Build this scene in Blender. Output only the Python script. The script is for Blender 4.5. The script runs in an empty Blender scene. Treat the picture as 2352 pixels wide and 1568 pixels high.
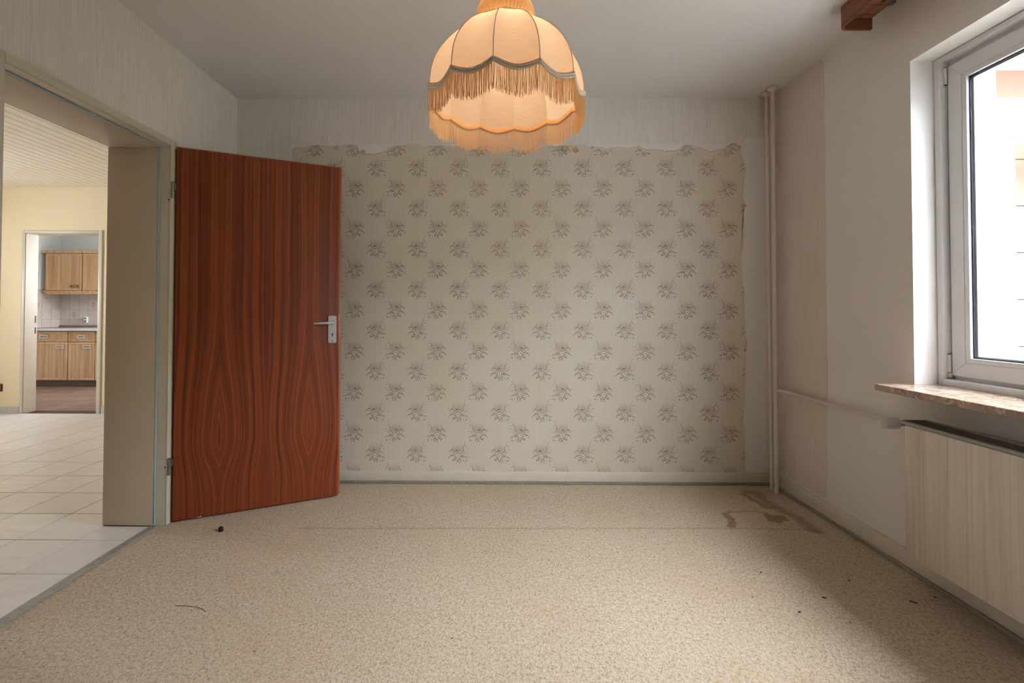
import bpy, bmesh, math, random
from mathutils import Vector, Matrix
random.seed(7)
PI = math.pi
scene = bpy.context.scene
COL = scene.collection

# ------------------------------------------------------------------ camera, world, daylight, exposure
CAM_H = 1.1143
yaw, pitch, roll = 0.0100, 0.0178, 0.0016
fw = Vector((-math.sin(yaw)*math.cos(pitch), math.cos(yaw)*math.cos(pitch), math.sin(pitch)))
rt = Vector((math.cos(yaw), math.sin(yaw), 0)); up = rt.cross(fw)
r2 = rt*math.cos(roll) + up*math.sin(roll); u2 = up*math.cos(roll) - rt*math.sin(roll)
cd = bpy.data.cameras.new('camera'); cam = bpy.data.objects.new('camera', cd); COL.objects.link(cam)
M = Matrix((r2, u2, -fw)).transposed().to_4x4(); M.translation = (0, 0, CAM_H); cam.matrix_world = M
cd.sensor_width = 36; cd.lens = 1100.65/2352*36
cd.shift_x = (1176-1129.93)/2352; cd.shift_y = (695.55-784)/2352; cd.clip_start = .02
scene.camera = cam

SKY = 21.0
w = bpy.data.worlds.new('overcast_sky'); scene.world = w; w.use_nodes = True
bg = w.node_tree.nodes['Background']; bg.inputs[0].default_value = (.88, .92, 1, 1); bg.inputs[1].default_value = SKY
vs = scene.view_settings
vs.view_transform = 'Standard'; vs.look = 'None'; vs.gamma = 1; vs.exposure = 0.9; vs.use_curve_mapping = False

def portal(name, loc, rot, sx, sy):      # sampling guide for the sky in a window opening, gives off no light itself
    l = bpy.data.lights.new(name, 'AREA'); l.shape = 'RECTANGLE'; l.size = sx; l.size_y = sy
    l.cycles.is_portal = True
    o = bpy.data.objects.new(name, l); o.location = loc; o.rotation_euler = rot; COL.objects.link(o)

# ------------------------------------------------------------------ room dimensions (metres)
H = 2.525; XL = -1.7256; XR = 1.793; YB = 3.143; YR = -1.75     # ceiling, left, right, back, rear wall
XH = -2.035                                                      # hall side of the left wall
HB = 5.174; HK = 5.312; HH = 2.472; HX = -6.2                    # hall back wall (two faces), hall ceiling, hall outer wall
KB = 7.65; KX = -7.03; KR = -4.15                                # kitchen back / left / right wall
D0, D1, DZ = 1.640, 2.494, 1.983                                 # door opening
W0, W1, WZ0, WZ1 = 0.62, 2.08, .806, 2.203                       # window opening, right wall

portal('window_right_offscreen', (2.32, (W0+W1)/2, 1.5), (0, PI/2, 0), 1.4, 1.46)
portal('window_hall_offscreen', (HX-.3, 3.525, 1.5), (0, -PI/2, 0), .9, .85)
portal('window_kitchen_offscreen', (KR+.3, 6.85, 1.625), (0, PI/2, 0), 1.15, 1.1)

# ------------------------------------------------------------------ helpers
def lin(r, g, b):
    f = lambda c: (c/255/12.92) if c/255 <= .04045 else ((c/255+.055)/1.055)**2.4
    return (f(r), f(g), f(b), 1)
class NT:
    def __init__(s, name):
        s.m = bpy.data.materials.new(name); s.m.use_nodes = True; s.t = s.m.node_tree
        s.b = s.t.nodes['Principled BSDF']; s.out = s.t.nodes['Material Output']
    def n(s, typ, ins=None, **kw):
        nd = s.t.nodes.new('ShaderNode'+typ)
        for k, v in kw.items(): setattr(nd, k, v)
        for k, v in (ins or {}).items():
            i = nd.inputs[k]
            if isinstance(v, bpy.types.NodeSocket): s.t.links.new(v, i)
            else: i.default_value = v
        return nd
    def math(s, op, a, b=0, c=None, clamp=False):
        ins = {0: a, 1: b}
        if c is not None: ins[2] = c
        return s.n('Math', ins, operation=op, use_clamp=clamp).outputs[0]
    def vmath(s, op, a, b=(0, 0, 0)):
        nd = s.n('VectorMath', {0: a, 1: b}, operation=op)
        return nd.outputs['Value'] if op in ('LENGTH', 'DISTANCE', 'DOT_PRODUCT') else nd.outputs[0]
    def obj(s): return s.n('TexCoord').outputs['Object']
    def mapped(s, sc, v=None):
        return s.vmath('MULTIPLY', v if v is not None else s.obj(), sc)
    def noise(s, vec, scale=1, detail=2, rough=.5, dist=0):
        return s.n('TexNoise', {'Vector': vec, 'Scale': scale, 'Detail': detail, 'Roughness': rough, 'Distortion': dist}).outputs[0]
    def ramp(s, fac, stops):
        nd = s.n('ValToRGB', {0: fac}); cr = nd.color_ramp
        while len(cr.elements) < len(stops): cr.elements.new(.5)
        for e, (p, c) in zip(cr.elements, stops): e.position = p; e.color = c
        return nd.outputs[0]
    def mix(s, fac, a, b, mode='MIX'):
        nd = s.n('Mix', data_type='RGBA', blend_type=mode)
        for k, v in ((0, fac), (6, a), (7, b)):
            if isinstance(v, bpy.types.NodeSocket): s.t.links.new(v, nd.inputs[k])
            else: nd.inputs[k].default_value = v
        return nd.outputs[2]
    def sep(s, v):
        o = s.n('SeparateXYZ', {0: v}).outputs; return o[0], o[1], o[2]
    def comb(s, x, y, z): return s.n('CombineXYZ', {0: x, 1: y, 2: z}).outputs[0]
    def smooth(s, v, a, b, lo=0., hi=1.):
        return s.n('MapRange', {0: v, 1: a, 2: b, 3: lo, 4: hi}, interpolation_type='SMOOTHSTEP').outputs[0]
    def bump(s, h, strength=.3, dist=.002):
        o = s.n('Bump', {'Height': h, 'Strength': strength, 'Distance': dist}).outputs[0]
        s.t.links.new(o, s.b.inputs['Normal'])
    def fin(s, col=None, rough=.6, metal=0, spec=.5):
        if col is not None:
            if isinstance(col, bpy.types.NodeSocket): s.t.links.new(col, s.b.inputs['Base Color'])
            else: s.b.inputs['Base Color'].default_value = col
        if isinstance(rough, bpy.types.NodeSocket): s.t.links.new(rough, s.b.inputs['Roughness'])
        else: s.b.inputs['Roughness'].default_value = rough
        s.b.inputs['Metallic'].default_value = metal; s.b.inputs['Specular IOR Level'].default_value = spec
        return s.m

def paint(name, c, rough=.5, var=.04, scale=6, bump=0, bscale=300, spec=.4, metal=0):
    t = NT(name); n = t.noise(t.obj(), scale, 4, .6)
    c2 = tuple(max(0, x*(1-var*2.2)) for x in c[:3])+(1,)
    col = t.ramp(n, [(.35, c2), (.65, c)])
    if bump: t.bump(t.noise(t.obj(), bscale, 2), bump, .001)
    return t.fin(col, rough, metal, spec)

MAT = {}
def streak_paper(name, base, dark, thin=1.0):       # painted wallpaper with fine vertical fibre relief
    t = NT(name)
    a = t.noise(t.mapped((420, 420, 9)), 1, 3, .6); b = t.noise(t.mapped((130, 130, 4)), 1, 3, .6); c = t.noise(t.obj(), 1.3, 3)
    f = t.math('ADD', t.math('MULTIPLY', a, .55), t.math('MULTIPLY', b, .45))
    col = t.ramp(f, [(.36, dark), (.56, base)])
    col = t.mix(t.smooth(c, .35, .7, 0, .18), col, lin(206, 194, 180))
    t.bump(f, .35*thin, .0012)
    return t.fin(col, .75, 0, .25)
MAT['streak'] = streak_paper('fibre_wallpaper', lin(240, 234, 227), lin(226, 217, 209))
MAT['streak_warm'] = streak_paper('fibre_wallpaper_dark', lin(234, 223, 214), lin(220, 207, 197))  # darker, warmer copy of the fibre wallpaper for the right wall
MAT['plaster'] = paint('smooth_plaster', lin(240, 234, 230), .7, .012, 2.5, .12, 120, .25)
MAT['ceiling'] = paint('ceiling_paint', lin(240, 236, 235), .8, .012, 2, .1, 160, .2)
MAT['hallwall'] = paint('cream_wall_paint', lin(240, 222, 188), .7, .015, 2, .12, 200, .25)
MAT['kitwall'] = paint('kitchen_wall_paint', lin(226, 226, 222), .7, .015, 2, 0, 200, .25)
MAT['frame'] = paint('cream_lacquer_frame', lin(214, 206, 188), .38, .015, 5, .04, 400, .45)
MAT['lining'] = paint('beige_lacquer_lining', lin(206, 190, 168), .42, .02, 4, .06, 300, .45)
MAT['gasket'] = paint('pale_blue_gasket', lin(176, 194, 202), .5, .03, 20)
MAT['basebd'] = paint('cream_baseboard_paint', lin(228, 217, 202), .4, .03, 9, .05, 200, .45)
MAT['strip'] = paint('grey_edge_strip', lin(165, 155, 143), .5, .1, 30, .1, 200)
MAT['alu'] = paint('brushed_aluminium', lin(208, 209, 210), .38, .03, 60, 0, 1, .5, .55)
MAT['steel'] = paint('dull_steel', lin(150, 148, 142), .4, .12, 40, 0, 1, .5, .9)
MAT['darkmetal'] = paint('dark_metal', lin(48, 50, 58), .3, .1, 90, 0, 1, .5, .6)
MAT['pvc'] = paint('white_pvc', lin(232, 232, 235), .32, .01, 4, 0, 1, .45)
MAT['pvc_ivory'] = paint('ivory_plastic', lin(222, 214, 196), .45, .03, 30)
MAT['pipe'] = paint('cream_pipe_paint', lin(226, 213, 198), .4, .03, 14, .06, 200, .45)
MAT['knob'] = paint('white_knob_plastic', lin(236, 230, 226), .35, .02, 20)
MAT['rubber'] = paint('dark_gasket', lin(52, 46, 66), .5, .05)
MAT['grille'] = paint('grey_grille_metal', lin(140, 136, 132), .45, .15, 60, 0, 1, .5, .35)
MAT['lip'] = paint('light_grey_lip', lin(168, 168, 162), .4, .08, 40, 0, 1, .5, .2)
MAT['kick'] = paint('brown_toe_kick', lin(120, 92, 72), .5, .06)
MAT['socket_white'] = paint('white_socket_plastic', lin(226, 226, 220), .35, .02)
MAT['socket_brown'] = paint('dark_brown_plastic', lin(58, 32, 34), .4, .06)
MAT['gold'] = paint('brass_rim', lin(196, 164, 92), .3, .05, 50, 0, 1, .5, .7)
MAT['handle_bronze'] = paint('bronze_handle', lin(150, 126, 84), .35, .1, 80, 0, 1, .5, .7)
MAT['peach'] = paint('torn_paper_edge', lin(226, 188, 152), .85, .06, 60)
MAT['backing'] = paint('paper_backing', lin(228, 216, 206), .85, .03, 25, .15, 200)
MAT['outwhite'] = paint('white_outdoor_panel', lin(236, 240, 242), .5, .015, 3)
MAT['outgrey'] = paint('blue_grey_metal_post', lin(176, 190, 198), .45, .05, 8)
MAT['blocker_grey'] = paint('grey_blocker_paint', lin(176, 180, 186), .9, .05, 3)
MAT['ground'] = paint('outdoor_ground', lin(150, 150, 140), .9, .1, 2)

def terracotta():
    t = NT('terracotta_slab'); r = t.n('ObjectInfo').outputs['Random']
    n = t.noise(t.obj(), 26, 4, .6)
    c = t.ramp(n, [(.3, lin(140, 92, 76)), (.7, lin(152, 102, 86))])
    c = t.mix(t.math('MULTIPLY', r, .35), c, lin(160, 100, 82)); t.bump(n, .15, .002)
    return t.fin(c, .6)
MAT['terra'] = terracotta()

def tile_mat(name, c1, c2, rough, vary):
    t = NT(name); r = t.n('ObjectInfo').outputs['Random']
    v = t.vmath('ADD', t.mapped((5, 26, 5)), t.comb(t.math('MULTIPLY', r, 37), t.math('MULTIPLY', r, 11), 0))
    n = t.noise(v, 1, 4, .55, .6)
    c = t.ramp(n, [(.3, c1), (.7, c2)])
    c = t.mix(t.math('MULTIPLY', r, vary), c, c1)
    return t.fin(c, rough, 0, .5)
MAT['halltile'] = tile_mat('pale_streaked_tile', lin(222, 214, 209), lin(235, 229, 225), .3, .5)
MAT['grout'] = paint('brown_grout', lin(98, 72, 60), .9, .08, 40)
MAT['kittile'] = tile_mat('brown_floor_tile', lin(112, 88, 78), lin(146, 124, 112), .28, .8)
MAT['skirt'] = tile_mat('grey_skirting_tile', lin(196, 192, 192), lin(212, 208, 208), .3, .5)
MAT['walltile'] = tile_mat('beige_wall_tile', lin(196, 182, 170), lin(214, 202, 192), .25, .7)
MAT['wallgrout'] = paint('pale_grout', lin(176, 160, 148), .9, .05, 30)

def motif_tile():
    t = NT('sprig_motif_tile'); v = t.obj()
    x, y, z = t.sep(v)
    p = t.comb(x, 0, z)
    d1 = t.math('SUBTRACT', t.vmath('LENGTH', t.vmath('SUBTRACT', p, (.03, 0, -.015))), .045)
    arc = t.math('LESS_THAN', t.math('ABSOLUTE', d1), .004)
    arc = t.math('MULTIPLY', arc, t.math('LESS_THAN', x, .012))
    fl = None
    for cx, cz, rr in ((.02, -.02, .011), (-.005, -.035, .009), (.036, .004, .009), (-.028, .032, .008), (.012, .012, .008), (-.03, -.03, .007)):
        d = t.math('LESS_THAN', t.vmath('DISTANCE', p, (cx, 0, cz)), rr)
        fl = d if fl is None else t.math('MAXIMUM', fl, d)
    n = t.noise(v, 30, 3)
    c = t.ramp(n, [(.3, lin(196, 182, 170)), (.7, lin(214, 202, 192))])
    c = t.mix(arc, c, lin(128, 112, 104)); c = t.mix(fl, c, lin(150, 140, 140))
    return t.fin(c, .25)
MAT['motif'] = motif_tile()

def veneer(name, c1, c2, c3, sc=(40, 40, 1.2), rough=.45):
    t = NT(name); r = t.n('ObjectInfo').outputs['Random']
    v = t.vmath('ADD', t.mapped(sc), t.comb(t.math('MULTIPLY', r, 23), 0, t.math('MULTIPLY', r, 9)))
    n = t.noise(v, 1, 4, .6, .4)
    return t.fin(t.ramp(n, [(.3, c1), (.5, c2), (.72, c3)]), rough)
MAT['kitwood'] = veneer('honey_oak_veneer', lin(176, 128, 88), lin(194, 150, 108), lin(210, 172, 130))
MAT['kitrail'] = veneer('honey_oak_rail', lin(182, 136, 96), lin(200, 156, 114), lin(214, 178, 136))
MAT['curtainwood'] = veneer('red_brown_stained_wood', lin(112, 66, 42), lin(128, 78, 52), lin(142, 92, 64), (60, 3, 60), .5)
MAT['radwood'] = veneer('ash_grain_film', lin(202, 188, 174), lin(218, 206, 193), lin(229, 219, 208), (60, 60, 1.0), .5)
MAT['worktop'] = paint('stone_grey_worktop', lin(150, 132, 118), .3, .1, 60)
MAT['worktop_edge'] = paint('pale_worktop_edge', lin(222, 220, 216), .3, .02, 20)

def mahogany():        # book-matched mahogany veneer: four mirrored leaves whose grain swells into a flame low on the door
    t = NT('bookmatched_mahogany'); x, y, z = t.sep(t.obj())         # door mesh is built in its own axes: x along the leaf, z up
    u = t.math('PINGPONG', t.math('SUBTRACT', x, .213-.458), .229)          # seams .21 / .44 / .67 from the hinge
    zz = t.math('SUBTRACT', z, .42)
    up_ = t.math('MULTIPLY', t.math('MAXIMUM', zz, 0), 1/.36); dn = t.math('MULTIPLY', t.math('MINIMUM', zz, 0), 1/.16)
    e = t.math('ADD', t.math('MULTIPLY', up_, up_), t.math('MULTIPLY', dn, dn))
    bump = t.math('POWER', 2.718, t.math('MULTIPLY', e, -1))
    fall = t.smooth(u, 0, .215, 1, .25)
    wob = t.math('MULTIPLY', t.math('SUBTRACT', t.noise(t.comb(t.math('MULTIPLY', x, 6), 0, t.math('MULTIPLY', z, 2.2)), 1, 3), .5), .022)
    kn = t.math('MULTIPLY', t.math('SUBTRACT', t.noise(t.comb(t.math('MULTIPLY', x, 14), 3, t.math('MULTIPLY', z, 16)), 1, 2), .5), t.math('MULTIPLY', t.smooth(t.math('ABSOLUTE', t.math('SUBTRACT', z, .335)), 0, .05, 1, 0), .014))
    g = t.math('SUBTRACT', u, t.math('MULTIPLY', t.math('MULTIPLY', bump, fall), .075))
    g = t.math('ADD', t.math('ADD', g, wob), kn)
    coarse = t.noise(t.comb(t.math('MULTIPLY', g, 72), 0, t.math('MULTIPLY', z, .35)), 1, 2, .5)
    fine = t.noise(t.comb(t.math('MULTIPLY', g, 250), 5, t.math('MULTIPLY', z, .6)), 1, 3, .6)
    pore = t.noise(t.comb(t.math('MULTIPLY', g, 900), 9, t.math('MULTIPLY', z, 14)), 1, 2, .6)
    f = t.math('ADD', t.math('ADD', t.math('MULTIPLY', coarse, .66), t.math('MULTIPLY', fine, .26)), t.math('MULTIPLY', pore, .08))
    c = t.ramp(f, [(.33, lin(96, 43, 26)), (.45, lin(124, 57, 31)), (.56, lin(144, 69, 36)), (.70, lin(166, 87, 46))])
    return t.fin(c, .5, 0, .35)
MAT['mahogany'] = mahogany()
MAT['door_edge'] = veneer('door_edge_veneer', lin(146, 72, 34), lin(176, 94, 48), lin(196, 116, 64), (90, 90, 2), .4)

def breccia():
    t = NT('breccia_marble'); v = t.obj()
    d = t.vmath('ADD', v, t.vmath('MULTIPLY', t.n('TexNoise', {'Vector': v, 'Scale': 14., 'Detail': 3.}).outputs[1], (.11, .11, .11)))
    vo = t.n('TexVoronoi', {'Vector': d, 'Scale': 22.}, feature='F1')
    ed = t.n('TexVoronoi', {'Vector': d, 'Scale': 22.}, feature='DISTANCE_TO_EDGE').outputs[0]
    sel = t.sep(vo.outputs['Color'])[0]
    c = t.ramp(sel, [(.0, lin(140, 114, 98)), (.35, lin(190, 160, 140)), (.6, lin(160, 136, 124)), (.8, lin(202, 178, 158)), (1, lin(128, 118, 106))])
    n = t.noise(d, 70, 4, .7)
    c = t.mix(t.smooth(n, .52, .75, 0, .6), c, lin(218, 200, 178))
    v2 = t.n('TexVoronoi', {'Vector': d, 'Scale': 75.}, feature='F1').outputs['Color']
    c = t.mix(t.math('MULTIPLY', t.smooth(t.noise(v, 9, 2), .45, .55), .65), c, t.ramp(t.sep(v2)[1], [(.0, lin(126, 98, 82)), (.5, lin(176, 146, 126)), (1, lin(214, 192, 170))]))
    c = t.mix(t.smooth(ed, .0, .02, .3, 0), c, lin(120, 94, 78))
    return t.fin(c, .16, 0, .7)
MAT['breccia'] = breccia()

def carpet():
    t = NT('speckled_beige_carpet'); v = t.obj()
    d = t.noise(t.mapped((210, 150, 1)), 1, 3, .6, .7)
    b = t.noise(t.mapped((95, 70, 1)), 1, 2, .6, .5)
    f = t.math('ADD', t.math('MULTIPLY', d, .6), t.math('MULTIPLY', b, .4))
    c = t.ramp(f, [(.38, lin(172, 142, 113)), (.50, lin(202, 184, 161)), (.62, lin(217, 204, 187))])
    big = t.noise(v, 1.6, 4, .6)
    c = t.mix(t.smooth(big, .45, .72, 0, .3), c, lin(196, 166, 132))
    dirt = t.noise(v, 7, 5, .65)
    c = t.mix(t.smooth(dirt, .60, .78, 0, .35), c, lin(140, 112, 86))
    sp = t.n('TexVoronoi', {'Vector': v, 'Scale': 9.}, feature='F1').outputs['Distance']
    c = t.mix(t.smooth(sp, .03, .055, .7, 0), c, lin(104, 82, 64))
    br = t.n('Attribute', attribute_name='stain_brown').outputs['Fac']; gr = t.n('Attribute', attribute_name='stain_grey').outputs['Fac']; ln = t.n('Attribute', attribute_name='stain_line').outputs['Fac']; cl = t.n('Attribute', attribute_name='stain_clean').outputs['Fac']
    c = t.mix(t.math('MULTIPLY', cl, .35), c, lin(206, 178, 146))
    c = t.mix(t.math('MULTIPLY', gr, .65), c, lin(142, 124, 104))
    c = t.mix(t.math('MULTIPLY', br, .64), c, lin(122, 88, 54))
    c = t.mix(t.math('MULTIPLY', ln, .6), c, lin(116, 94, 76))
    t.bump(t.math('ADD', d, t.noise(v, 420, 2)), .55, .004)
    return t.fin(c, .95, 0, .1)
MAT['carpet'] = carpet()

def floral():
    t = NT('floral_striped_wallpaper')
    CW, CH = .1361, .2674
    x, y, z = t.sep(t.obj())
    cx = t.math('DIVIDE', t.math('SUBTRACT', x, .019-CW/2), CW)        # column index: even columns = one bouquet, odd = mirrored, half a repeat lower
    ci = t.math('FLOOR', cx); odd = t.math('FLOORED_MODULO', ci, 2)
    fx = t.math('SUBTRACT', t.math('SUBTRACT', cx, ci), .5)
    lx = t.math('MULTIPLY', t.math('MULTIPLY', fx, CW), t.math('SUBTRACT', t.math('MULTIPLY', odd, 2), 1))
    cz = t.math('ADD', t.math('DIVIDE', t.math('SUBTRACT', z, 2.060-.135), CH), t.math('MULTIPLY', odd, .5))
    lz = t.math('MULTIPLY', t.math('SUBTRACT', t.math('SUBTRACT', cz, t.math('FLOOR', cz)), .5), CH)
    p = t.comb(lx, lz, 0)
    jit = t.vmath('SUBTRACT', t.n('TexNoise', {'Vector': t.comb(x, z, 0), 'Scale': 330., 'Detail': 2.}).outputs[1], (.5, .5, .5))
    p = t.vmath('MULTIPLY', t.vmath('ADD', p, t.vmath('MULTIPLY', jit, (.0055, .0055, 0))), (.94, .94, 1))
    def blobs(lst, k_=1):
        acc = None
        for (bx, by, sx, sy, a) in lst:
            m = t.n('Mapping', {'Vector': p, 'Location': (bx/1000, by/1000-.012, 0), 'Rotation': (0, 0, math.radians(a)), 'Scale': (sx*k_/1000, sy*k_/1000, 1)}, vector_type='TEXTURE').outputs[0]
            d = t.vmath('LENGTH', m)
            acc = d if acc is None else t.math('MINIMUM', acc, d)
        return acc
    leaves = [(4,32,6,4,30),(9,30,5,3,-40),(32,34,7,3,20),(44,30,6,3,-30),(18,27,8,1.5,25),(36,2,7,3,-10),(45,-3,7,2.5,-30),(53,-12,6,2,-55),
              (-22,-5,7,3,10),(-36,-5,7,3,-5),(-50,-9,7,2.5,25),(-60,-13,6,1.8,35),(-30,2,5,2,40),(24,6,6,2.5,30),
              (-12,-22,6,3,30),(0,-29,7,3,-30),(12,-20,7,3,20),(21,-25,6,3,-20),(28,-22,5,2.5,30),(27,-30,5,2.5,-10),(4,-42,5,1.8,80),(-5,-37,6,2.2,60),
              (-54,-29,6,2.2,30),(-48,-34,5,2,-30),(-19,-30,6,3,0),(-15,-41,5,2,-50),(-35,45,5,2.5,60),(-38,58,4,2.2,100),(-32,36,4,2,20),(-43,76,3.5,1.6,90),
              (-28,24,12,1.2,-40),(8,14,12,1.1,60),(28,46,8,1.1,80),(50,20,5,2,40),(-62,40,4,1.6,60),(12,-8,10,2,-20),(20,18,9,1.2,35),(-47,60,4,1.6,70),(-40,68,4,1.6,110),(-48,88,3,1.2,90),(-54,56,4,1.6,130),(26,62,3.5,1.5,100),(31,66,3,1.3,60),(57,34,4,1.4,50),(38,38,4,1.6,60),(-30,52,9,.9,105),(-42,20,6,1.3,60),(-56,22,4,1.6,120),(26,52,7,.9,85)]
    buds = [(18,12,6,5,0),(-26,16,4,5,0),(-12,20,4,4,0),(-57,47,4,4,0),(-46,66,4,4,0),(-46,94,2.5,4,0),(-50,82,3,3,0),(29,58,4,4,0),(28,72,3,4,0),(52,33,4,4,0),(60,42,3,4,0),(60,24,3,4,0),(-64,34,3,4,0),(24,66,3,3,0),(8,20,3,4,0)]
    flowers = [(0,0,12),(-34,-30,12),(-48,30,9)]
    stripe = t.math('SINE', t.math('MULTIPLY', x, 2*PI/.0086))
    stripe = t.smooth(stripe, -.4, .4)
    c = t.mix(stripe, lin(216, 203, 183), lin(230, 221, 208))
    halo = t.n('Mapping', {'Vector': p, 'Location': (-.002, .008, 0), 'Rotation': (0, 0, 0), 'Scale': (.058, .066, 1)}, vector_type='TEXTURE').outputs[0]
    c = t.mix(t.smooth(t.vmath('LENGTH', halo), .05, 1, .48, 0), c, lin(162, 134, 107))
    lv = blobs(leaves, .84)
    tint = t.noise(t.comb(x, z, 0), 120, 2)
    lc = t.ramp(tint, [(.35, lin(116, 84, 62)), (.55, lin(152, 112, 78)), (.75, lin(176, 134, 92))])
    c = t.mix(t.smooth(lv, .85, 1.25, .92, 0), c, lc)
    bd = blobs(buds)
    c = t.mix(t.smooth(bd, .7, 1.25, .75, 0), c, lin(214, 216, 216))
    for (bx, by, R_) in flowers:
        q = t.vmath('SUBTRACT', p, (bx/1000, by/1000-.012, 0))
        qx, qy, _ = t.sep(q)
        ang = t.math('ARCTAN2', qy, qx)
        pet = t.math('ADD', .80, t.math('MULTIPLY', t.math('ABSOLUTE', t.math('COSINE', t.math('MULTIPLY', ang, 2.5))), .3))
        rad = t.math('DIVIDE', t.vmath('LENGTH', q), R_/1000)
        rr = t.math('DIVIDE', rad, pet)
        c = t.mix(t.smooth(rr, 1.0, 1.25, .5, 0), c, lin(140, 116, 98))
        c = t.mix(t.smooth(rr, .8, 1.02, .95, 0), c, t.ramp(rad, [(.15, lin(190, 190, 196)), (.6, lin(236, 238, 240))]))
        c = t.mix(t.smooth(rad, .18, .36, .9, 0), c, lin(96, 88, 92))
    age = t.noise(t.obj(), 1.4, 3)
    c = t.mix(t.smooth(age, .4, .7, 0, .2), c, lin(212, 190, 156))
    t.bump(stripe, .12, .001)
    return t.fin(c, .8, 0, .2)
MAT['floral'] = floral()

def cloth(name, c, trans, seams=False, rough=.9):
    t = NT(name); n = t.noise(t.mapped((34, 34, 620)), 1, 3, .6)
    c2 = tuple(x*f_ for x, f_ in zip(c[:3], (.95, .90, .84)))+(1,)
    col = t.ramp(n, [(.35, c2), (.62, c)])
    df = t.n('BsdfDiffuse', {0: col}).outputs[0]; tr = t.n('BsdfTranslucent', {0: col}).outputs[0]
    mx = t.n('MixShader', {0: trans, 1: df, 2: tr}).outputs[0]
    t.t.links.new(mx, t.out.inputs[0]); return t.m
MAT['shade'] = cloth('cream_lamp_fabric', lin(255, 230, 202), .5)
MAT['fringe'] = cloth('cream_fringe_yarn', lin(250, 226, 190), .5)
MAT['crown'] = cloth('pleated_crown_fabric', lin(255, 224, 176), .5)
MAT['braid'] = paint('cream_braid', lin(236, 220, 198), .85, .12, 300)
MAT['cord'] = paint('white_cord', lin(224, 220, 212), .5, .02)
def emit(name, c, s):
    t = NT(name); e = t.n('Emission', {0: c, 1: s}).outputs[0]; t.t.links.new(e, t.out.inputs[0]); return t.m
MAT['bulb'] = emit('lit_bulb', (1, .81, .62, 1), 24)
def glass():
    t = NT('window_glass'); fr = t.math('ADD', t.math('MULTIPLY', t.math('POWER', t.n('LayerWeight', {0: .5}).outputs['Facing'], 5), .6), .03)
    a = t.n('BsdfTransparent', {0: (.97, .985, .98, 1)}).outputs[0]; b = t.n('BsdfGlossy', {0: (1, 1, 1, 1), 1: .01}).outputs[0]
    t.t.links.new(t.n('MixShader', {0: fr, 1: a, 2: b}).outputs[0], t.out.inputs[0]); return t.m
MAT['glass'] = glass()

# ---- mesh building
def add_box(bm, x0, x1, y0, y1, z0, z1, bev=0, mi=0, seg=2):
    vs_ = [bm.verts.new((x, y, z)) for x in (x0, x1) for y in (y0, y1) for z in (z0, z1)]
    fs = [bm.faces.new([vs_[i] for i in q]) for q in ((0,1,3,2), (4,6,7,5), (0,4,5,1), (2,3,7,6), (0,2,6,4), (1,5,7,3))]
    for f in fs: f.material_index = mi
    if bev:
        es = {e for f in fs for e in f.edges}
        bmesh.ops.bevel(bm, geom=list(es), offset=bev, segments=seg, affect='EDGES', profile=.5)
def add_cyl(bm, p0, p1, r0, r1=None, n=20, cap=True):
    r1 = r0 if r1 is None else r1; p0 = Vector(p0); p1 = Vector(p1); d = (p1-p0).normalized()
    a = d.orthogonal().normalized(); b = d.cross(a)
    A = [bm.verts.new(p0+(a*math.cos(2*PI*i/n)+b*math.sin(2*PI*i/n))*r0) for i in range(n)]
    B = [bm.verts.new(p1+(a*math.cos(2*PI*i/n)+b*math.sin(2*PI*i/n))*r1) for i in range(n)]
    for i in range(n): bm.faces.new((A[i], A[(i+1) % n], B[(i+1) % n], B[i]))
    if cap: bm.faces.new(A[::-1]); bm.faces.new(B)
def add_rings(bm, rings, closed=True, cap=False):
    R = [[bm.verts.new(p) for p in r] for r in rings]; n = len(R[0])
    for k in range(len(R)-1):
        for i in range(n if closed else n-1): bm.faces.new((R[k][i], R[k][(i+1) % n], R[k+1][(i+1) % n], R[k+1][i]))
    if cap: bm.faces.new(R[0][::-1]); bm.faces.new(R[-1])
def add_tube(bm, pts, r, n=10, cap=True, closed=False):
    pts = [Vector(p) for p in pts]; m = len(pts); rings = []; ref = None
    for i in range(m):
        if closed: d = pts[(i+1) % m]-pts[i-1]
        else: d = pts[min(i+1, m-1)]-pts[max(i-1, 0)]
        d.normalize()
        if ref is None: ref = d.orthogonal().normalized()
        a = (ref-d*ref.dot(d)).normalized(); ref = a; b = d.cross(a)
        rr = r[i] if isinstance(r, (list, tuple)) else r
        rings.append([pts[i]+(a*math.cos(2*PI*k/n)+b*math.sin(2*PI*k/n))*rr for k in range(n)])
    if closed: rings.append(rings[0])
    add_rings(bm, rings, True, cap and not closed)
def add_poly(bm, pts2, plane, c0, c1, mi=0):
    """extrude a 2-D outline between two planes. plane 'y': pts are (x,z); 'x': (y,z); 'z': (x,y)"""
    P = {'y': lambda p, c: (p[0], c, p[1]), 'x': lambda p, c: (c, p[0], p[1]), 'z': lambda p, c: (p[0], p[1], c)}[plane]
    A = [bm.verts.new(P(p, c0)) for p in pts2]; B = [bm.verts.new(P(p, c1)) for p in pts2]; n = len(A)
    fs = [bm.faces.new(A), bm.faces.new(B[::-1])]
    for i in range(n): fs.append(bm.faces.new((A[i], B[i], B[(i+1) % n], A[(i+1) % n])))
    for f in fs: f.material_index = mi
    return fs
def link(o, parent=None):
    COL.objects.link(o)
    if parent is not None:
        o.parent = parent; o.matrix_parent_inverse = parent.matrix_basis.inverted() if parent.parent is None else Matrix()
    return o
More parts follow.
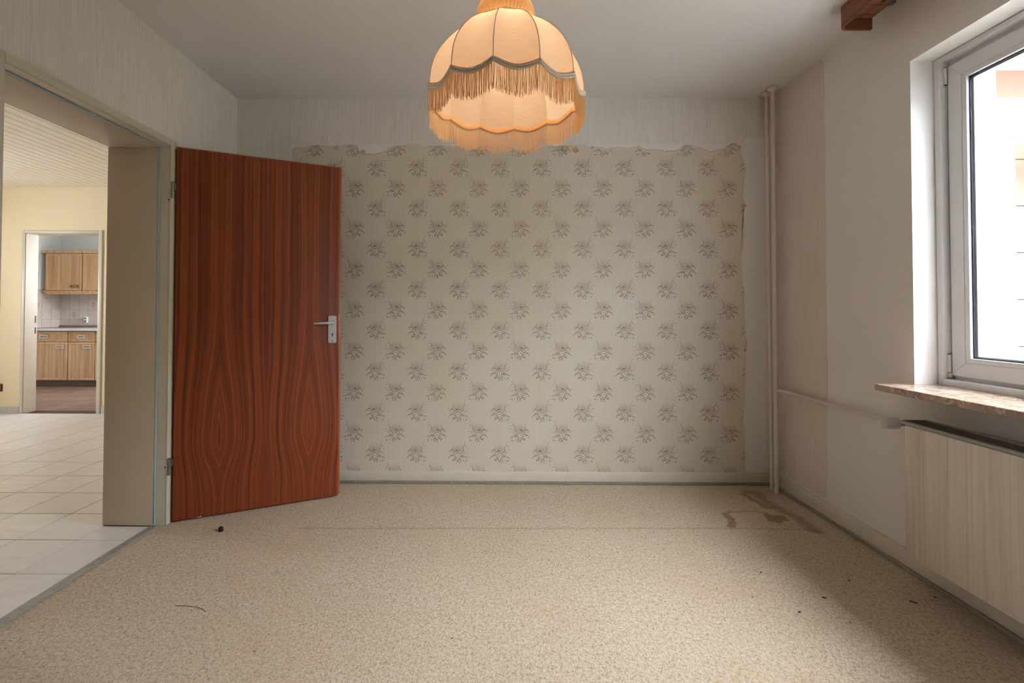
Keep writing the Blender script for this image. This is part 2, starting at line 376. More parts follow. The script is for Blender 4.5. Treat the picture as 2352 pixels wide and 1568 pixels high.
def mesh(name, bm, mats, smooth=False):
    bmesh.ops.recalc_face_normals(bm, faces=bm.faces[:])
    me = bpy.data.meshes.new(name); bm.to_mesh(me); bm.free()
    for m in (mats if isinstance(mats, (list, tuple)) else [mats]): me.materials.append(MAT[m])
    if smooth:
        me.polygons.foreach_set('use_smooth', [True]*len(me.polygons)); me.set_sharp_from_angle(angle=math.radians(38))
    return me
def obj(name, bm, mats, parent=None, smooth=False):
    o = bpy.data.objects.new(name, mesh(name, bm, mats, smooth)); return link(o, parent)
def tag(o, label, cat=None, group=None, kind=None):
    o['label'] = label
    if cat: o['category'] = cat
    if group: o['group'] = group
    if kind: o['kind'] = kind
    return o
def thing(name, loc, label, cat, group=None, kind=None):
    o = bpy.data.objects.new(name, None); o.location = loc; o.empty_display_size = .05; COL.objects.link(o)
    return tag(o, label, cat, group, kind)
def boxo(name, dims, mat, parent=None, bev=0, smooth=None):
    bm = bmesh.new(); add_box(bm, *dims, bev=bev); return obj(name, bm, mat, parent, bool(bev) if smooth is None else smooth)
def slab(name, axis, c0, c1, u0, u1, z0, z1, holes, mats, side=None):
    """wall slab perpendicular to axis with rectangular holes (ua,ub,za,zb); mats[1] on faces looking to `side`"""
    us = sorted({u0, u1, *[h for q in holes for h in q[:2]]}); zs = sorted({z0, z1, *[h for q in holes for h in q[2:]]})
    filled = lambda i, j: 0 <= i < len(us)-1 and 0 <= j < len(zs)-1 and not any(q[0] <= (us[i]+us[i+1])/2 <= q[1] and q[2] <= (zs[j]+zs[j+1])/2 <= q[3] for q in holes)
    P = (lambda c, u, z: (c, u, z)) if axis == 'x' else (lambda c, u, z: (u, c, z))
    bm = bmesh.new(); V = {}
    def v(c, u, z):
        k = (c, u, z)
        if k not in V: V[k] = bm.verts.new(P(c, u, z))
        return V[k]
    for i in range(len(us)-1):
        for j in range(len(zs)-1):
            if not filled(i, j): continue
            a, b, c, d = us[i], us[i+1], zs[j], zs[j+1]
            for cc in (c0, c1):
                f = bm.faces.new((v(cc, a, c), v(cc, b, c), v(cc, b, d), v(cc, a, d)))
                f.material_index = 1 if (side is not None and cc == side) else 0
            for (ii, jj, q) in ((i-1, j, ((a, c), (a, d))), (i+1, j, ((b, c), (b, d))), (i, j-1, ((a, c), (b, c))), (i, j+1, ((a, d), (b, d)))):
                if not filled(ii, jj):
                    (p, r), (s_, t_) = q; bm.faces.new((v(c0, p, r), v(c0, s_, t_), v(c1, s_, t_), v(c1, p, r)))
    return obj(name, bm, mats)
def structure(o, label, cat): return tag(o, label, cat, None, 'structure')

# ------------------------------------------------------------------ THE SHELL
# carpet: finer mesh where the water stains and drag marks are, marks stored as attributes
ST = {'loop': [(1.256, 2.671), (1.295, 2.707), (1.338, 2.703), (1.393, 2.717), (1.454, 2.714), (1.482, 2.696), (1.499, 2.675), (1.510, 2.649)],
      'lblob': [(1.260, 2.671), (1.261, 2.620), (1.255, 2.579), (1.222, 2.523)],
      'rblob': [(1.493, 2.657), (1.478, 2.607), (1.494, 2.591), (1.538, 2.641), (1.546, 2.624)],
      'upper': [(1.509, 2.974), (1.518, 2.922), (1.523, 2.871), (1.536, 2.822), (1.535, 2.765), (1.565, 2.765)],
      'gray': [(1.558, 2.997), (1.601, 2.986), (1.584, 2.882), (1.598, 2.738), (1.627, 2.634), (1.625, 2.521), (1.630, 2.476)],
      'bline': [(-1.025, 2.470), (0.344, 2.489), (1.031, 2.498), (1.271, 2.501), (1.606, 2.491)],
      'crack': [(1.447, 2.558), (1.501, 2.543), (1.528, 2.520)],
      'tail': [(1.606, 2.491), (1.616, 2.476), (1.632, 2.465)]}
def seg_d(px, py, line):
    best = 9
    for (ax, ay), (bx, by) in zip(line, line[1:]):
        dx, dy = bx-ax, by-ay; L = dx*dx+dy*dy
        t_ = 0 if L == 0 else max(0, min(1, ((px-ax)*dx+(py-ay)*dy)/L))
        best = min(best, math.hypot(px-ax-t_*dx, py-ay-t_*dy))
    return best
def frange(a, b, s): n = max(1, round((b-a)/s)); return [a+(b-a)*i/n for i in range(n)]
def make_carpet():
    xs = frange(XL-.025, -1.1, .12)+frange(-1.1, 1.1, .05)+frange(1.1, 1.76, .0055)+[1.76, XR]
    ys = frange(YR, 2.4, .15)+frange(2.4, 2.55, .006)+frange(2.55, 3.05, .007)+[3.05, YB]
    bm = bmesh.new(); nx, ny = len(xs), len(ys)
    lb, lg, ll, lc = [bm.verts.layers.float.new(n) for n in ('stain_brown', 'stain_grey', 'stain_line', 'stain_clean')]
    from mathutils import noise as N
    sm = lambda d, a, b: 1-max(0, min(1, (d-a)/(b-a)))
    V = []
    for y in ys:
        row = []
        for x in xs:
            v = bm.verts.new((x, y, 0)); row.append(v)
            if y > 2.38:
                jx = N.noise((x*28, y*28, 0))*.012; jy = N.noise((x*28, y*28, 7))*.012; px, py = x+jx, y+jy
                if x > 1.05:
                    k = .85+.4*N.noise((x*60, y*60, 3))
                    v[lb] = min(1, max(sm(seg_d(px, py, ST['loop']), .002, .014)*.75, sm(seg_d(px, py, ST['lblob']), .014, .026), sm(seg_d(px, py, ST['rblob']), .022, .034), sm(seg_d(px, py, ST['upper']), .008, .022)*.9)*k*1.2)
                    v[lg] = max(sm(seg_d(px, py, ST['gray']), .012, .06), sm(seg_d(px, py, ST['tail']), .01, .03))
                    v[ll] = max(sm(seg_d(px, py, ST['crack']), .0, .006), sm(seg_d(px, py, ST['tail']), .004, .014)*.7)
                    cx = (x-1.385)/.12; cy = (y-2.62)/.085
                    v[lc] = max(0, min(1, 2.2-2*(cx*cx+cy*cy)))
                v[ll] = max(v[ll], sm(seg_d(x, py*.5+y*.5, ST['bline']), .0, .014)*.55)
        V.append(row)
    for j in range(ny-1):
        for i in range(nx-1): bm.faces.new((V[j][i], V[j][i+1], V[j+1][i+1], V[j+1][i]))
    return obj('floor', bm, 'carpet')
fl = structure(make_carpet(), 'beige brown speckled carpet with water stains by the pipes', 'floor')
structure(boxo('floor_base', (-1.7775, XR, YR, YB, -.12, -.004), 'grout'), 'concrete slab under the beige carpet', 'floor')
structure(boxo('ceiling', (XL, XR, YR, YB, H, H+.15), 'ceiling'), 'smooth grey white ceiling above the fringed lamp', 'ceiling')
wl = structure(slab('wall_left', 'x', XH, XL, YR-.3, HB, -.02, H, [(D0-.012, D1+.012, -.02, DZ+.012)], ['streak', 'hallwall'], XH), 'off white fibre papered wall around the open doorway', 'wall')
wb = structure(slab('wall_back', 'y', YB, YB+.2, XL, XR+.36, -.12, H, [], ['plaster']), 'end wall carrying the torn floral wallpaper', 'wall')
wr = structure(slab('wall_right', 'x', XR, XR+.357, YR-.3, YB, -.12, H, [(W0, W1, WZ0-.03, WZ1)], ['plaster', 'outwhite'], XR+.357), 'smooth white plastered wall with the window', 'wall')
structure(slab('wall_rear', 'y', YR-.3, YR, XL, XR, -.12, H, [], ['streak']), 'plain papered wall facing the floral wall', 'wall')
# fibre wallpaper sheets still on the end wall and in the corner of the right wall
def sheet(name, pts, plane, c0, c1, mats, parent):
    bm = bmesh.new(); add_poly(bm, pts, plane, c0, c1); return obj(name, bm, mats, parent)
def jag(a, b, n, amp, axis=0):
    out = []
    for i in range(n+1):
        t_ = i/n; p = [a[0]+(b[0]-a[0])*t_, a[1]+(b[1]-a[1])*t_]
        if 0 < i < n: p[axis] += random.uniform(-amp, amp)
        out.append(tuple(p))
    return out
top_sheet = [(XL+.001, H-.001), (XR-.001, H-.001), (XR-.001, 2.262)]+jag((1.70, 2.258), (1.632, 2.253), 4, .006, 1)+jag((1.628, 2.235), (1.62, 2.217), 2, .003)+[(-1.366, 2.2145), (-1.366, .09), (XL+.001, .09)]
sheet('wallpaper_sheet', top_sheet, 'y', YB-.0012, YB, 'streak', wb)
rs = [(YB-.002, H-.001), (2.66, H-.001)]+jag((2.622, 2.485), (2.621, .66), 22, .0018)+jag((2.627, .62), (2.640, .12), 14, .010)+[(2.66, .10), (YB-.002, .10)]
sheet('wallpaper_sheet', rs, 'x', XR-.0014, XR, 'streak_warm', wr)

# baseboards with a thin carpet edge strip
def baseboard(name, dims, strip, label):
    o = structure(boxo(name, dims, 'basebd', None, .003), label, 'baseboard'); boxo('edge_strip', strip, 'strip', o, .002); return o
baseboard('baseboard_back', (XL+.001, XR-.022, YB-.02, YB-.0005, .001, .076), (XL+.002, XR-.023, YB-.032, YB-.0205, .001, .018), 'cream baseboard along the floral wall')
baseboard('baseboard_right', (XR-.02, XR-.0005, YR+.01, YB-.022, .001, .086), (XR-.032, XR-.0205, YR+.012, YB-.033, .001, .018), 'cream baseboard below the radiator')
baseboard('baseboard_left', (XL+.0005, XL+.02, D1+.05, YB-.022, .001, .076), (XL+.0205, XL+.03, D1+.06, YB-.033, .001, .018), 'cream baseboard behind the open door')

# ------------------------------------------------------------------ FLORAL WALLPAPER
FL = [(-1.338, 2.190), (-1.300, 2.189), (-1.269, 2.190), (-1.238, 2.201), (-1.216, 2.210), (-1.181, 2.214), (-1.136, 2.201), (-1.097, 2.192), (-1.079, 2.196), (-1.057, 2.196), (-1.024, 2.200), (-1.022, 2.214), (-0.947, 2.214), (-0.947, 2.198), (-0.920, 2.196), (-0.915, 2.147), (-0.879, 2.136), (-0.862, 2.127), (-0.800, 2.129), (-0.751, 2.147), (-0.721, 2.173), (-0.685, 2.198), (-0.650, 2.206), (-0.579, 2.215), (-0.522, 2.217), (-0.496, 2.191), (-0.465, 2.195), (-0.421, 2.202), (-0.378, 2.210), (-0.292, 2.189), (-0.234, 2.204), (-0.191, 2.183), (-0.119, 2.200), (-0.033, 2.212), (0.053, 2.197), (0.105, 2.197), (0.139, 2.162), (0.271, 2.162), (0.314, 2.188), (0.346, 2.211), (0.383, 2.197), (0.483, 2.208), (0.584, 2.216), (0.604, 2.191), (0.655, 2.188), (0.718, 2.170), (0.755, 2.182), (0.798, 2.184), (0.855, 2.176), (0.918, 2.190), (0.929, 2.201), (0.952, 2.173), (0.998, 2.155), (1.026, 2.164), (1.076, 2.162), (1.105, 2.147), (1.152, 2.149), (1.168, 2.153), (1.210, 2.179), (1.231, 2.208), (1.256, 2.210), (1.301, 2.189), (1.332, 2.189), (1.351, 2.171), (1.381, 2.156), (1.408, 2.141), (1.438, 2.152), (1.452, 2.164), (1.484, 2.167), (1.511, 2.202), (1.538, 2.221), (1.576, 2.221), (1.591, 2.192), (1.598, 2.175), (1.602, 2.125), (1.615, 2.106), (1.618, 2.044), (1.614, 1.929), (1.606, 1.871), (1.619, 1.822), (1.614, 1.776), (1.606, 1.726), (1.608, 1.739), (1.600, 1.545), (1.594, 1.478), (1.596, 1.302), (1.611, 1.261), (1.608, 1.110), (1.613, 0.968), (1.621, 0.918), (1.612, 0.843), (1.615, 0.704), (1.600, 0.424), (1.607, 0.284), (1.611, 0.059), (-1.300, 0.044), (-1.316, 1.156), (-1.330, 2.092)]
NTOP, NRIGHT = 74, 21
fw_root = thing('floral_wallpaper', (.1, YB, .08), 'striped beige wallpaper with flower bouquets and torn upper edge', 'wallpaper')
y1 = YB-.0015
sheet('printed_sheet', FL, 'y', y1-.0012, y1, 'floral', fw_root)
# torn backing layer showing beyond the printed layer, with a ragged peach edge
tops = FL[:NTOP]; rights = FL[NTOP:NTOP+NRIGHT]
def fringe_layer(name, grow, mat, c0, c1, seed, amp):
    rnd = random.Random(seed); up_pts = []
    for i in range(len(tops)-1):
        (a, za), (b, zb) = tops[i], tops[i+1]; n = max(1, int(abs(b-a)/.009))
        for k in range(n):
            t_ = k/n; base = za+(zb-za)*t_
            low = max(0, 2.212-base)
            up_pts.append((a+(b-a)*t_+.0005*k, base+min(low, grow*(.25+low*14)+rnd.uniform(-amp, amp)) if low > .004 else base+.001))
    rr = [(x+.004+abs(rnd.uniform(0, grow*.5)), z) for x, z in rights]
    lo = [(-1.30, .085), (-1.362, 1.9), (-1.358, 2.185)]
    return sheet(name, up_pts+rr+lo, 'y', c0, c1, mat, fw_root)
fringe_layer('torn_edge', .019, 'peach', y1+.0001, y1+.0008, 3, .004)
fringe_layer('torn_backing', .013, 'backing', y1-.0003, y1+.0001, 3, .003)
# curled scraps hanging from the tear
def flap(cx, cz, w_, h_, ang, curl):
    bm = bmesh.new(); n = 6; rows = []
    for i in range(n+1):
        t_ = i/n; row = []
        for j in range(3):
            s_ = (j/2-.5)*w_*(1-.35*t_)
            a = math.radians(ang); dx = s_*math.cos(a)+t_*h_*math.sin(a); dz = s_*math.sin(a)-t_*h_*math.cos(a)
            row.append((cx+dx, y1-.002-curl*t_*t_, cz+dz))
        rows.append(row)
    add_rings(bm, [r_+[(x, y+.0006, z) for x, y, z in r_[::-1]] for r_ in rows], True, True)
    obj('paper_flap', bm, ['peach'], fw_root, True)
for q in [(-1.068, 2.205, 0.026, 0.030, 20, 0.010), (-0.880, 2.179, 0.030, 0.028, -20, 0.006), (0.205, 2.183, 0.075, 0.030, 15, 0.012), (0.455, 2.202, 0.045, 0.040, -18, 0.018), (0.506, 2.196, 0.040, 0.045, 25, 0.020), (0.621, 2.196, 0.020, 0.014, 60, 0.006), (1.596, 2.203, 0.022, 0.030, -35, 0.008), (1.622, 1.816, 0.018, 0.016, 10, 0.006), (1.620, 0.876, 0.018, 0.022, -20, 0.008)]: flap(*q)

# ------------------------------------------------------------------ DOORWAY: steel frame, leaf, threshold
tr = structure(thing('trim_1', (XL, (D0+D1)/2, 0), 'cream lacquered steel door frame around the open doorway', 'door frame'), 'cream lacquered steel door frame around the open doorway', 'door frame')
XN = -1.715; XS = -1.782
def frame3(name, x0, x1, wy, wz, mat, open_=(D0, D1, DZ), bev=.003):
    a, b, c = open_
    bm = bmesh.new()
    add_box(bm, x0, x1, a-wy, a, .001, c+wz, bev); add_box(bm, x0, x1, b, b+wy, .001, c+wz, bev); add_box(bm, x0, x1, a, b, c, c+wz, bev)
    return obj(name, bm, mat, tr, True)
frame3('architrave', XL+.0005, XN, .042, .034, 'frame', (D0, D1, DZ+.002))
frame3('rebate', XS, XL+.0005, .0115, .0115, 'frame', (D0, D1, DZ), 0)
frame3('stop_lining', XH-.002, XS, .020, .020, 'lining', (D0+.009, D1-.0085, DZ-.010), .002)
frame3('hall_architrave', XH-.018, XH-.0005, .045, .045, 'frame', (D0, D1, DZ), .003)
frame3('gasket', XS+.0005, XS+.010, .0075, .0075, 'gasket', (D0+.0085, D1-.0085, DZ-.0085), .002)
for zz in (.30, 1.70): 
    bm = bmesh.new(); add_cyl(bm, (XN-.012, D1-.0006, zz), (XN-.012, D1+.004, zz), .004, n=12); obj('screw_hole_shade', bm, 'darkmetal', tr)  # dark disc painted for the shade in a screw hole of the frame
# threshold strip with screws
MAT['bar'] = paint('matt_grey_metal', lin(164, 160, 152), .45, .08, 30, 0, 1, .5, .25)
th = thing('threshold_strip', (XS, (D0+D1)/2, 0), 'grey metal threshold strip between carpet and pale tiles', 'threshold')
bm = bmesh.new(); add_poly(bm, [(-1.791, .0005), (-1.747, .0005), (-1.751, .006), (-1.787, .006)], 'y', D0+.010, D1-.009); obj('bar', bm, 'bar', th)
for yy in (1.731, 1.909, 2.095, 2.277, 2.46):
    bm = bmesh.new(); add_cyl(bm, (-1.758, yy, .0055), (-1.758, yy, .0078), .0045, .0035, 12); obj('screw', bm, 'steel', th)

# door leaf, built in its own axes (x along leaf from the hinge, y away from the camera, z up)
door = structure(thing('door_1', (-1.7025, 2.5145, 0), 'open red brown mahogany veneer door leaf with silver lever', 'door'), 'open red brown mahogany veneer door leaf with silver lever', 'door')
AD = math.radians(26.2); door.rotation_euler = (0, 0, AD)
def dpart(name, bm, mats, parent=door, smooth=True):
    o = bpy.data.objects.new(name, mesh(name, bm, mats, smooth)); COL.objects.link(o); o.parent = parent; return o
bm = bmesh.new(); add_box(bm, .003, .8360, 0, .026, .012, 1.983, .0015); dpart('leaf_panel', bm, 'mahogany')
bm = bmesh.new(); add_box(bm, -.007, .8505, .026, .041, .012, 1.996, .002); dpart('rebate_lip', bm, 'door_edge')
for zz in (.301, 1.751):                       # hinges
    bm = bmesh.new(); add_cyl(bm, (-.0136, -.0128, zz-.042), (-.0136, -.0128, zz-.002), .0075, n=16); add_cyl(bm, (-.0136, -.0128, zz+.002), (-.0136, -.0128, zz+.042), .0075, n=16)
    add_cyl(bm, (-.0136, -.0128, zz+.042), (-.0136, -.0128, zz+.046), .0075, .004, n=16); add_cyl(bm, (-.0136, -.0128, zz-.002), (-.0136, -.0128, zz+.002), .005, n=12)
    add_box(bm, -.0135, .0028, -.010, .012, zz+.004, zz+.038)
    dpart('hinge', bm, 'steel')
plate_root = None
bm = bmesh.new()
# rounded plate
def rrect(x0, x1, z0, z1, r, n=5):
    out = []
    for (cx, cz, a0) in ((x1-r, z1-r, 0), (x0+r, z1-r, 90), (x0+r, z0+r, 180), (x1-r, z0+r, 270)):
        for k in range(n+1):
            a = math.radians(a0+90*k/n); out.append((cx+r*math.cos(a), cz+r*math.sin(a)))
    return out
add_poly(bm, rrect(.7745, .8215, .925, 1.087, .006), 'y', -.0065, 0)
bmesh.ops.bevel(bm, geom=[e for e in bm.edges if all(abs(v.co.y+.0065) < 1e-5 for v in e.verts)], offset=.0015, segments=2, affect='EDGES')
plate = dpart('lock_plate', bm, 'alu')
bm = bmesh.new(); add_cyl(bm, (.798, -.0064, .978), (.798, -.0072, .978), .0042, n=16); add_box(bm, .7952, .8008, -.0072, -.0064, .964, .976); dpart('keyhole_shade', bm, 'darkmetal', plate, False)  # dark disc and slot laid on the plate as the shade inside the lock
bm = bmesh.new(); add_cyl(bm, (.798, -.0064, .936), (.798, -.0080, .936), .004, .0036, n=14); dpart('screw', bm, 'steel', plate)
bm = bmesh.new(); add_cyl(bm, (.801, -.006, 1.046), (.801, -.016, 1.046), .013, .0115, n=24)
pts = [(q[0]-.011,)+q[1:] for q in ((.812, -.010, 1.046), (.812, -.034, 1.046), (.810, -.044, 1.046), (.800, -.051, 1.046), (.780, -.053, 1.0455), (.745, -.053, 1.0445), (.712, -.052, 1.0435), (.700, -.051, 1.0432))]
add_tube(bm, pts, [.009, .0088, .0088, .0085, .0078, .0066, .0055, .0045], 14); dpart('lever_handle', bm, 'alu')
bm = bmesh.new(); add_box(bm, .8357, .841, .008, .020, 1.058, 1.088, .001); dpart('latch_bolt', bm, 'alu')
bm = bmesh.new(); add_poly(bm, [(.1, .0119), (.135, .0119), (.135, .0165), (.118, .0145)], 'y', -.0006, .003); dpart('edge_chip', bm, 'backing', door, False)

# ------------------------------------------------------------------ HALL
structure(boxo('floor_hall', (HX, XS+.004, -.2, HK, -.12, -.008), 'grout'), 'brown grout bed under the pale hall tiles', 'floor')
fh = bpy.data.objects['floor_hall']
T = .30
def tile_mesh(name, sx, sy, th_, mat, bev=.0012):
    bm = bmesh.new(); add_box(bm, -sx/2, sx/2, -sy/2, sy/2, -th_, 0, bev, seg=1); return mesh(name, bm, mat, False)
tm = tile_mesh('floor_tile', T-.006, T-.006, .008, 'halltile')
def inst(name, me, loc, parent, rot=(0, 0, 0)):
    o = bpy.data.objects.new(name, me); o.location = loc; o.rotation_euler = rot; link(o, parent); return o
YT0 = 2.032-.3*2
for i in range(13):
    for j in range(13):
        x = XH-.002-T*(i+.5); y = YT0+T*(j+.5)
        if y+T/2 > HB+.002: 
            continue
        inst('floor_tile', tm, (x, y, 0), fh)
    yend = YT0+T*12; sy = HB-yend-.003
    inst('floor_tile', tile_mesh('floor_tile_cut', T-.003, sy, .008, 'halltile') if i == 0 else cutm, (XH-.002-T*(i+.5), yend+sy/2+.0015, 0), fh)
    if i == 0: cutm = bpy.data.objects[fh.children[-1].name].data
wx = (XH-.002)-(-1.788)
for (ya, yb_) in ((D0+.012, 1.732), (1.732, 2.032), (2.032, 2.332), (2.332, D1-.011)):
    inst('floor_tile', tile_mesh('floor_tile_sill', abs(wx)-.003, yb_-ya-.003, .008, 'halltile'), ((XH-.002-1.788)/2, (ya+yb_)/2, 0), fh)
cj = structure(boxo('ceiling_hall', (HX, XH, -.2, HB, HH+.012, HH+.1), 'hallwall'), 'cream boarded ceiling of the tiled hall', 'ceiling')
MAT['plank'] = paint('cream_ceiling_board', lin(240, 230, 212), .5, .02, 4)
pm_bm = bmesh.new(); PWD = .092; add_box(pm_bm, -PWD/2+.003, PWD/2-.003, -2.68, 2.68, -.012, 0, .002, seg=1); pm = mesh('ceiling_plank', pm_bm, 'plank')
for i in range(45): inst('ceiling_plank', pm, (XH-.02-PWD*(i+.5), 2.486, HH+.012), cj)
K0, K1, KZ = -5.148, -4.335, 1.962
structure(slab('wall_hall', 'y', HB, HK, KX-.2, XH, -.12, HH+.2, [(K0-.004, K1+.004, -.02, KZ+.004)], ['hallwall', 'kitwall'], HK), 'cream hall wall around the kitchen doorway', 'wall')
structure(slab('wall_hall_outer', 'x', HX-.25, HX, -.5, HB, -.12, HH+.2, [(3.1, 3.95, 1.05, 1.95)], ['hallwall']), 'cream outer wall of the hall with a window', 'wall')
structure(slab('wall_hall_front', 'y', -.5, -.2, HX, XH, -.12, HH+.2, [], ['hallwall']), 'cream wall closing the near end of the hall', 'wall')
tk = structure(thing('trim_2', ((K0+K1)/2, HB, 0), 'cream frame around the kitchen doorway', 'door frame'), 'cream frame around the kitchen doorway', 'door frame')
bm = bmesh.new()
for (a, b, c, d) in ((K0-.030, K0, .001, KZ+.030), (K1, K1+.040, .001, KZ+.030), (K0, K1, KZ, KZ+.030)): add_box(bm, a, b, HB-.014, HB-.0005, c, d, .002)
obj('architrave', bm, 'frame', tk, True)
bm = bmesh.new()
for (a, b, c, d) in ((K0-.0035, K0+.004, .001, KZ), (K1-.004, K1+.0035, .001, KZ), (K0, K1, KZ-.004, KZ+.0035)): add_box(bm, a, b, HB-.0005, HK+.004, c, d)
obj('lining', bm, 'lining', tk)
bm = bmesh.new(); add_box(bm, K0+.0042, K0+.006, HK-.022, HK-.010, .98, 1.06); add_box(bm, K0+.0042, K0+.006, HK-.022, HK-.010, .86, .93); obj('strike_plate', bm, 'socket_brown', tk)
sk = structure(boxo('baseboard_hall', (HX+.01, XH-.02, HB-.004, HB-.0005, .0005, .070), 'wallgrout'), 'grout bed behind the hall skirting tiles', 'baseboard')
# keep the doorway clear
bpy.data.objects.remove(sk)
sk = thing('baseboard_hall', (-5.0, HB, 0), 'pale grey tile skirting along the cream hall wall', 'baseboard', None, 'structure')
skm = {}
def sk_tile(a, b):
    key = round(b-a, 3)
    if key not in skm:
        bm = bmesh.new(); add_box(bm, -key/2, key/2, -.008, 0, 0, .074, .0012, seg=1); skm[key] = mesh('skirting_tile', bm, 'skirt')
    inst('skirting_tile', skm[key], ((a+b)/2, HB-.0006, .0008), sk)
sk_tile(-5.313, -5.188); sk_tile(-5.316-.297, -5.316); sk_tile(-5.616-.297, -5.616); sk_tile(-5.916-.26, -5.916)
sk_tile(-4.285, -3.99); sk_tile(-3.987, -3.69); sk_tile(-3.687, -3.39); sk_tile(-3.387, -3.09)
so = thing('wall_socket', (-5.415, HB, .235), 'dark brown framed socket low on the cream hall wall', 'socket')
bm = bmesh.new(); add_box(bm, -5.455, -5.372, HB-.011, HB-.0006, .238, .320, .004); obj('cover_plate', bm, 'socket_brown', so, True)
bm = bmesh.new()
for (a, b, c, d) in ((-5.446, -5.381, .247, .253), (-5.446, -5.381, .305, .311), (-5.446, -5.440, .253, .305), (-5.387, -5.381, .253, .305)): add_box(bm, a, b, HB-.013, HB-.010, c, d)
obj('brass_rim', bm, 'gold', so)
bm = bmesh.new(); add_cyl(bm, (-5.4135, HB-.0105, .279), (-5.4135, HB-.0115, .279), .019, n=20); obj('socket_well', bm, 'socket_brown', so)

# ------------------------------------------------------------------ KITCHEN
fk = structure(boxo('floor_kitchen', (KX, KR, HK, KB, -.12, -.008), 'grout'), 'grout bed under the brown kitchen tiles', 'floor')
ktm = tile_mesh('floor_tile_kitchen', .297, .297, .008, 'kittile')
for i in range(9):
    for j in range(7): inst('floor_tile', ktm, (KX+.16+.3*i, HK+.152+.3*j, -.001), fk)
structure(slab('wall_kitchen_back', 'y', KB, KB+.2, KX-.2, KR, -.12, HH+.2, [], ['kitwall']), 'pale kitchen wall behind the wall cabinets', 'wall')
wkb = bpy.data.objects['wall_kitchen_back']
structure(slab('wall_kitchen_left', 'x', KX-.2, KX, HK, KB, -.12, HH+.2, [], ['kitwall']), 'pale side wall of the kitchen with beige tiles', 'wall')
wkl = bpy.data.objects['wall_kitchen_left']
structure(slab('wall_kitchen_right', 'x', KR, KR+.25, HK, KB, -.12, HH+.2, [(6.3, 7.4, 1.05, 2.2)], ['kitwall']), 'pale kitchen wall with a small window', 'wall')
structure(boxo('ceiling_kitchen', (KX, KR, HK, KB, 2.42, 2.5), 'kitwall'), 'pale kitchen ceiling', 'ceiling')
TW = .1555
bm = bmesh.new(); add_box(bm, -TW/2+.0012, TW/2-.0012, -.008, 0, -TW/2+.0012, TW/2-.0012, .0012, seg=1); wtm = mesh('wall_tile', bm, 'walltile')
bm = bmesh.new(); add_box(bm, -TW/2+.0012, TW/2-.0012, -.0082, 0, -TW/2+.0012, TW/2-.0012, .0012, seg=1); wmm = mesh('motif_tile', bm, 'motif')
tx0 = -6.716-2*TW
for i in range(-1, 14):
    for j in range(4):
        x = tx0+TW*(i+.5); z = .985+TW*(j-.5)
        if x-TW/2 < KX: continue
        mot = (i, j) in ((1, 1), (3, 2))
        inst('wall_tile', wmm if mot else wtm, (x, KB-.0005, z), wkb)
for i in range(6):
    for j in range(4): inst('wall_tile', wmm if (i, j) == (2, 2) else wtm, (KX+.0005, KB-.009-TW*(i+.5), .985+TW*(j-.5)), wkl, (0, 0, PI/2))
def cabinet(name, x0, x1, label, hinge_right=True):
    YF = 7.0
    c = thing(name, ((x0+x1)/2, YF+.3, 0), label, 'cabinet', 'base cabinets along the kitchen wall')
    boxo('carcass', (x0+.001, x1-.001, YF+.022, KB-.012, .092, .815), 'kitwood', c)
    boxo('toe_kick', (x0, x1, YF+.065, YF+.085, .001, .092), 'kick', c)
    def front(nm, z0, z1, hx0, hx1, hz0, hz1):
        a, b = x0+.004, x1-.004
        bm = bmesh.new(); r = .034 if z1-z0 > .2 else .026
        for (p, q, s_, t_) in ((a, b, z0, z0+r), (a, b, z1-r, z1), (a, a+r, z0+r, z1-r), (b-r, b, z0+r, z1-r)): add_box(bm, p, q, YF, YF+.02, s_, t_, .003, seg=1)
        f = obj(nm, bm, 'kitrail', c, True)
        boxo('panel', (a+r-.002, b-r+.002, YF+.008, YF+.016, z0+r-.002, z1-r+.002), 'kitwood', f)
        bm = bmesh.new()
        add_box(bm, hx0, hx1, YF-.012, YF-.001, hz1-.014, hz1, .003); add_box(bm, hx0, hx1, YF-.010, YF-.001, hz0, hz0+.012, .003)
        add_box(bm, hx0, hx0+.012, YF-.010, YF-.001, hz0+.01, hz1-.01, .002); add_box(bm, hx1-.012, hx1, YF-.010, YF-.001, hz0+.01, hz1-.01, .002)
        h = obj('handle', bm, 'alu', f, True)
    cx = (x0+x1)/2
    front('drawer', .662, .806, cx-.058, cx+.058, .708, .758)
    front('cabinet_door', .094, .652, x1-.172, x1-.055, .562, .612)
cabinet('base_cabinet', -7.02, -6.315, 'wide wooden base cabinet by the tiled side wall')
cabinet('base_cabinet', -6.312, -5.912, 'narrow wooden base cabinet left of the last cabinet in view')
cabinet('base_cabinet', -5.909, -5.509, 'wooden base cabinet mostly hidden by the kitchen door frame')
ct = thing('countertop', (-6.2, 7.3, .81), 'brown worktop with pale front edge on the base cabinets', 'countertop')
boxo('slab', (KX+.001, -4.6, 6.978, KB-.012, .818, .856), 'worktop', ct, .003)
boxo('front_edge', (KX+.001, -4.6, 6.960, 6.9775, .820, .857), 'worktop_edge', ct, .004)
boxo('upstand', (KX+.012, -4.6, KB-.028, KB-.0125, .8565, .885), 'worktop', ct, .002)
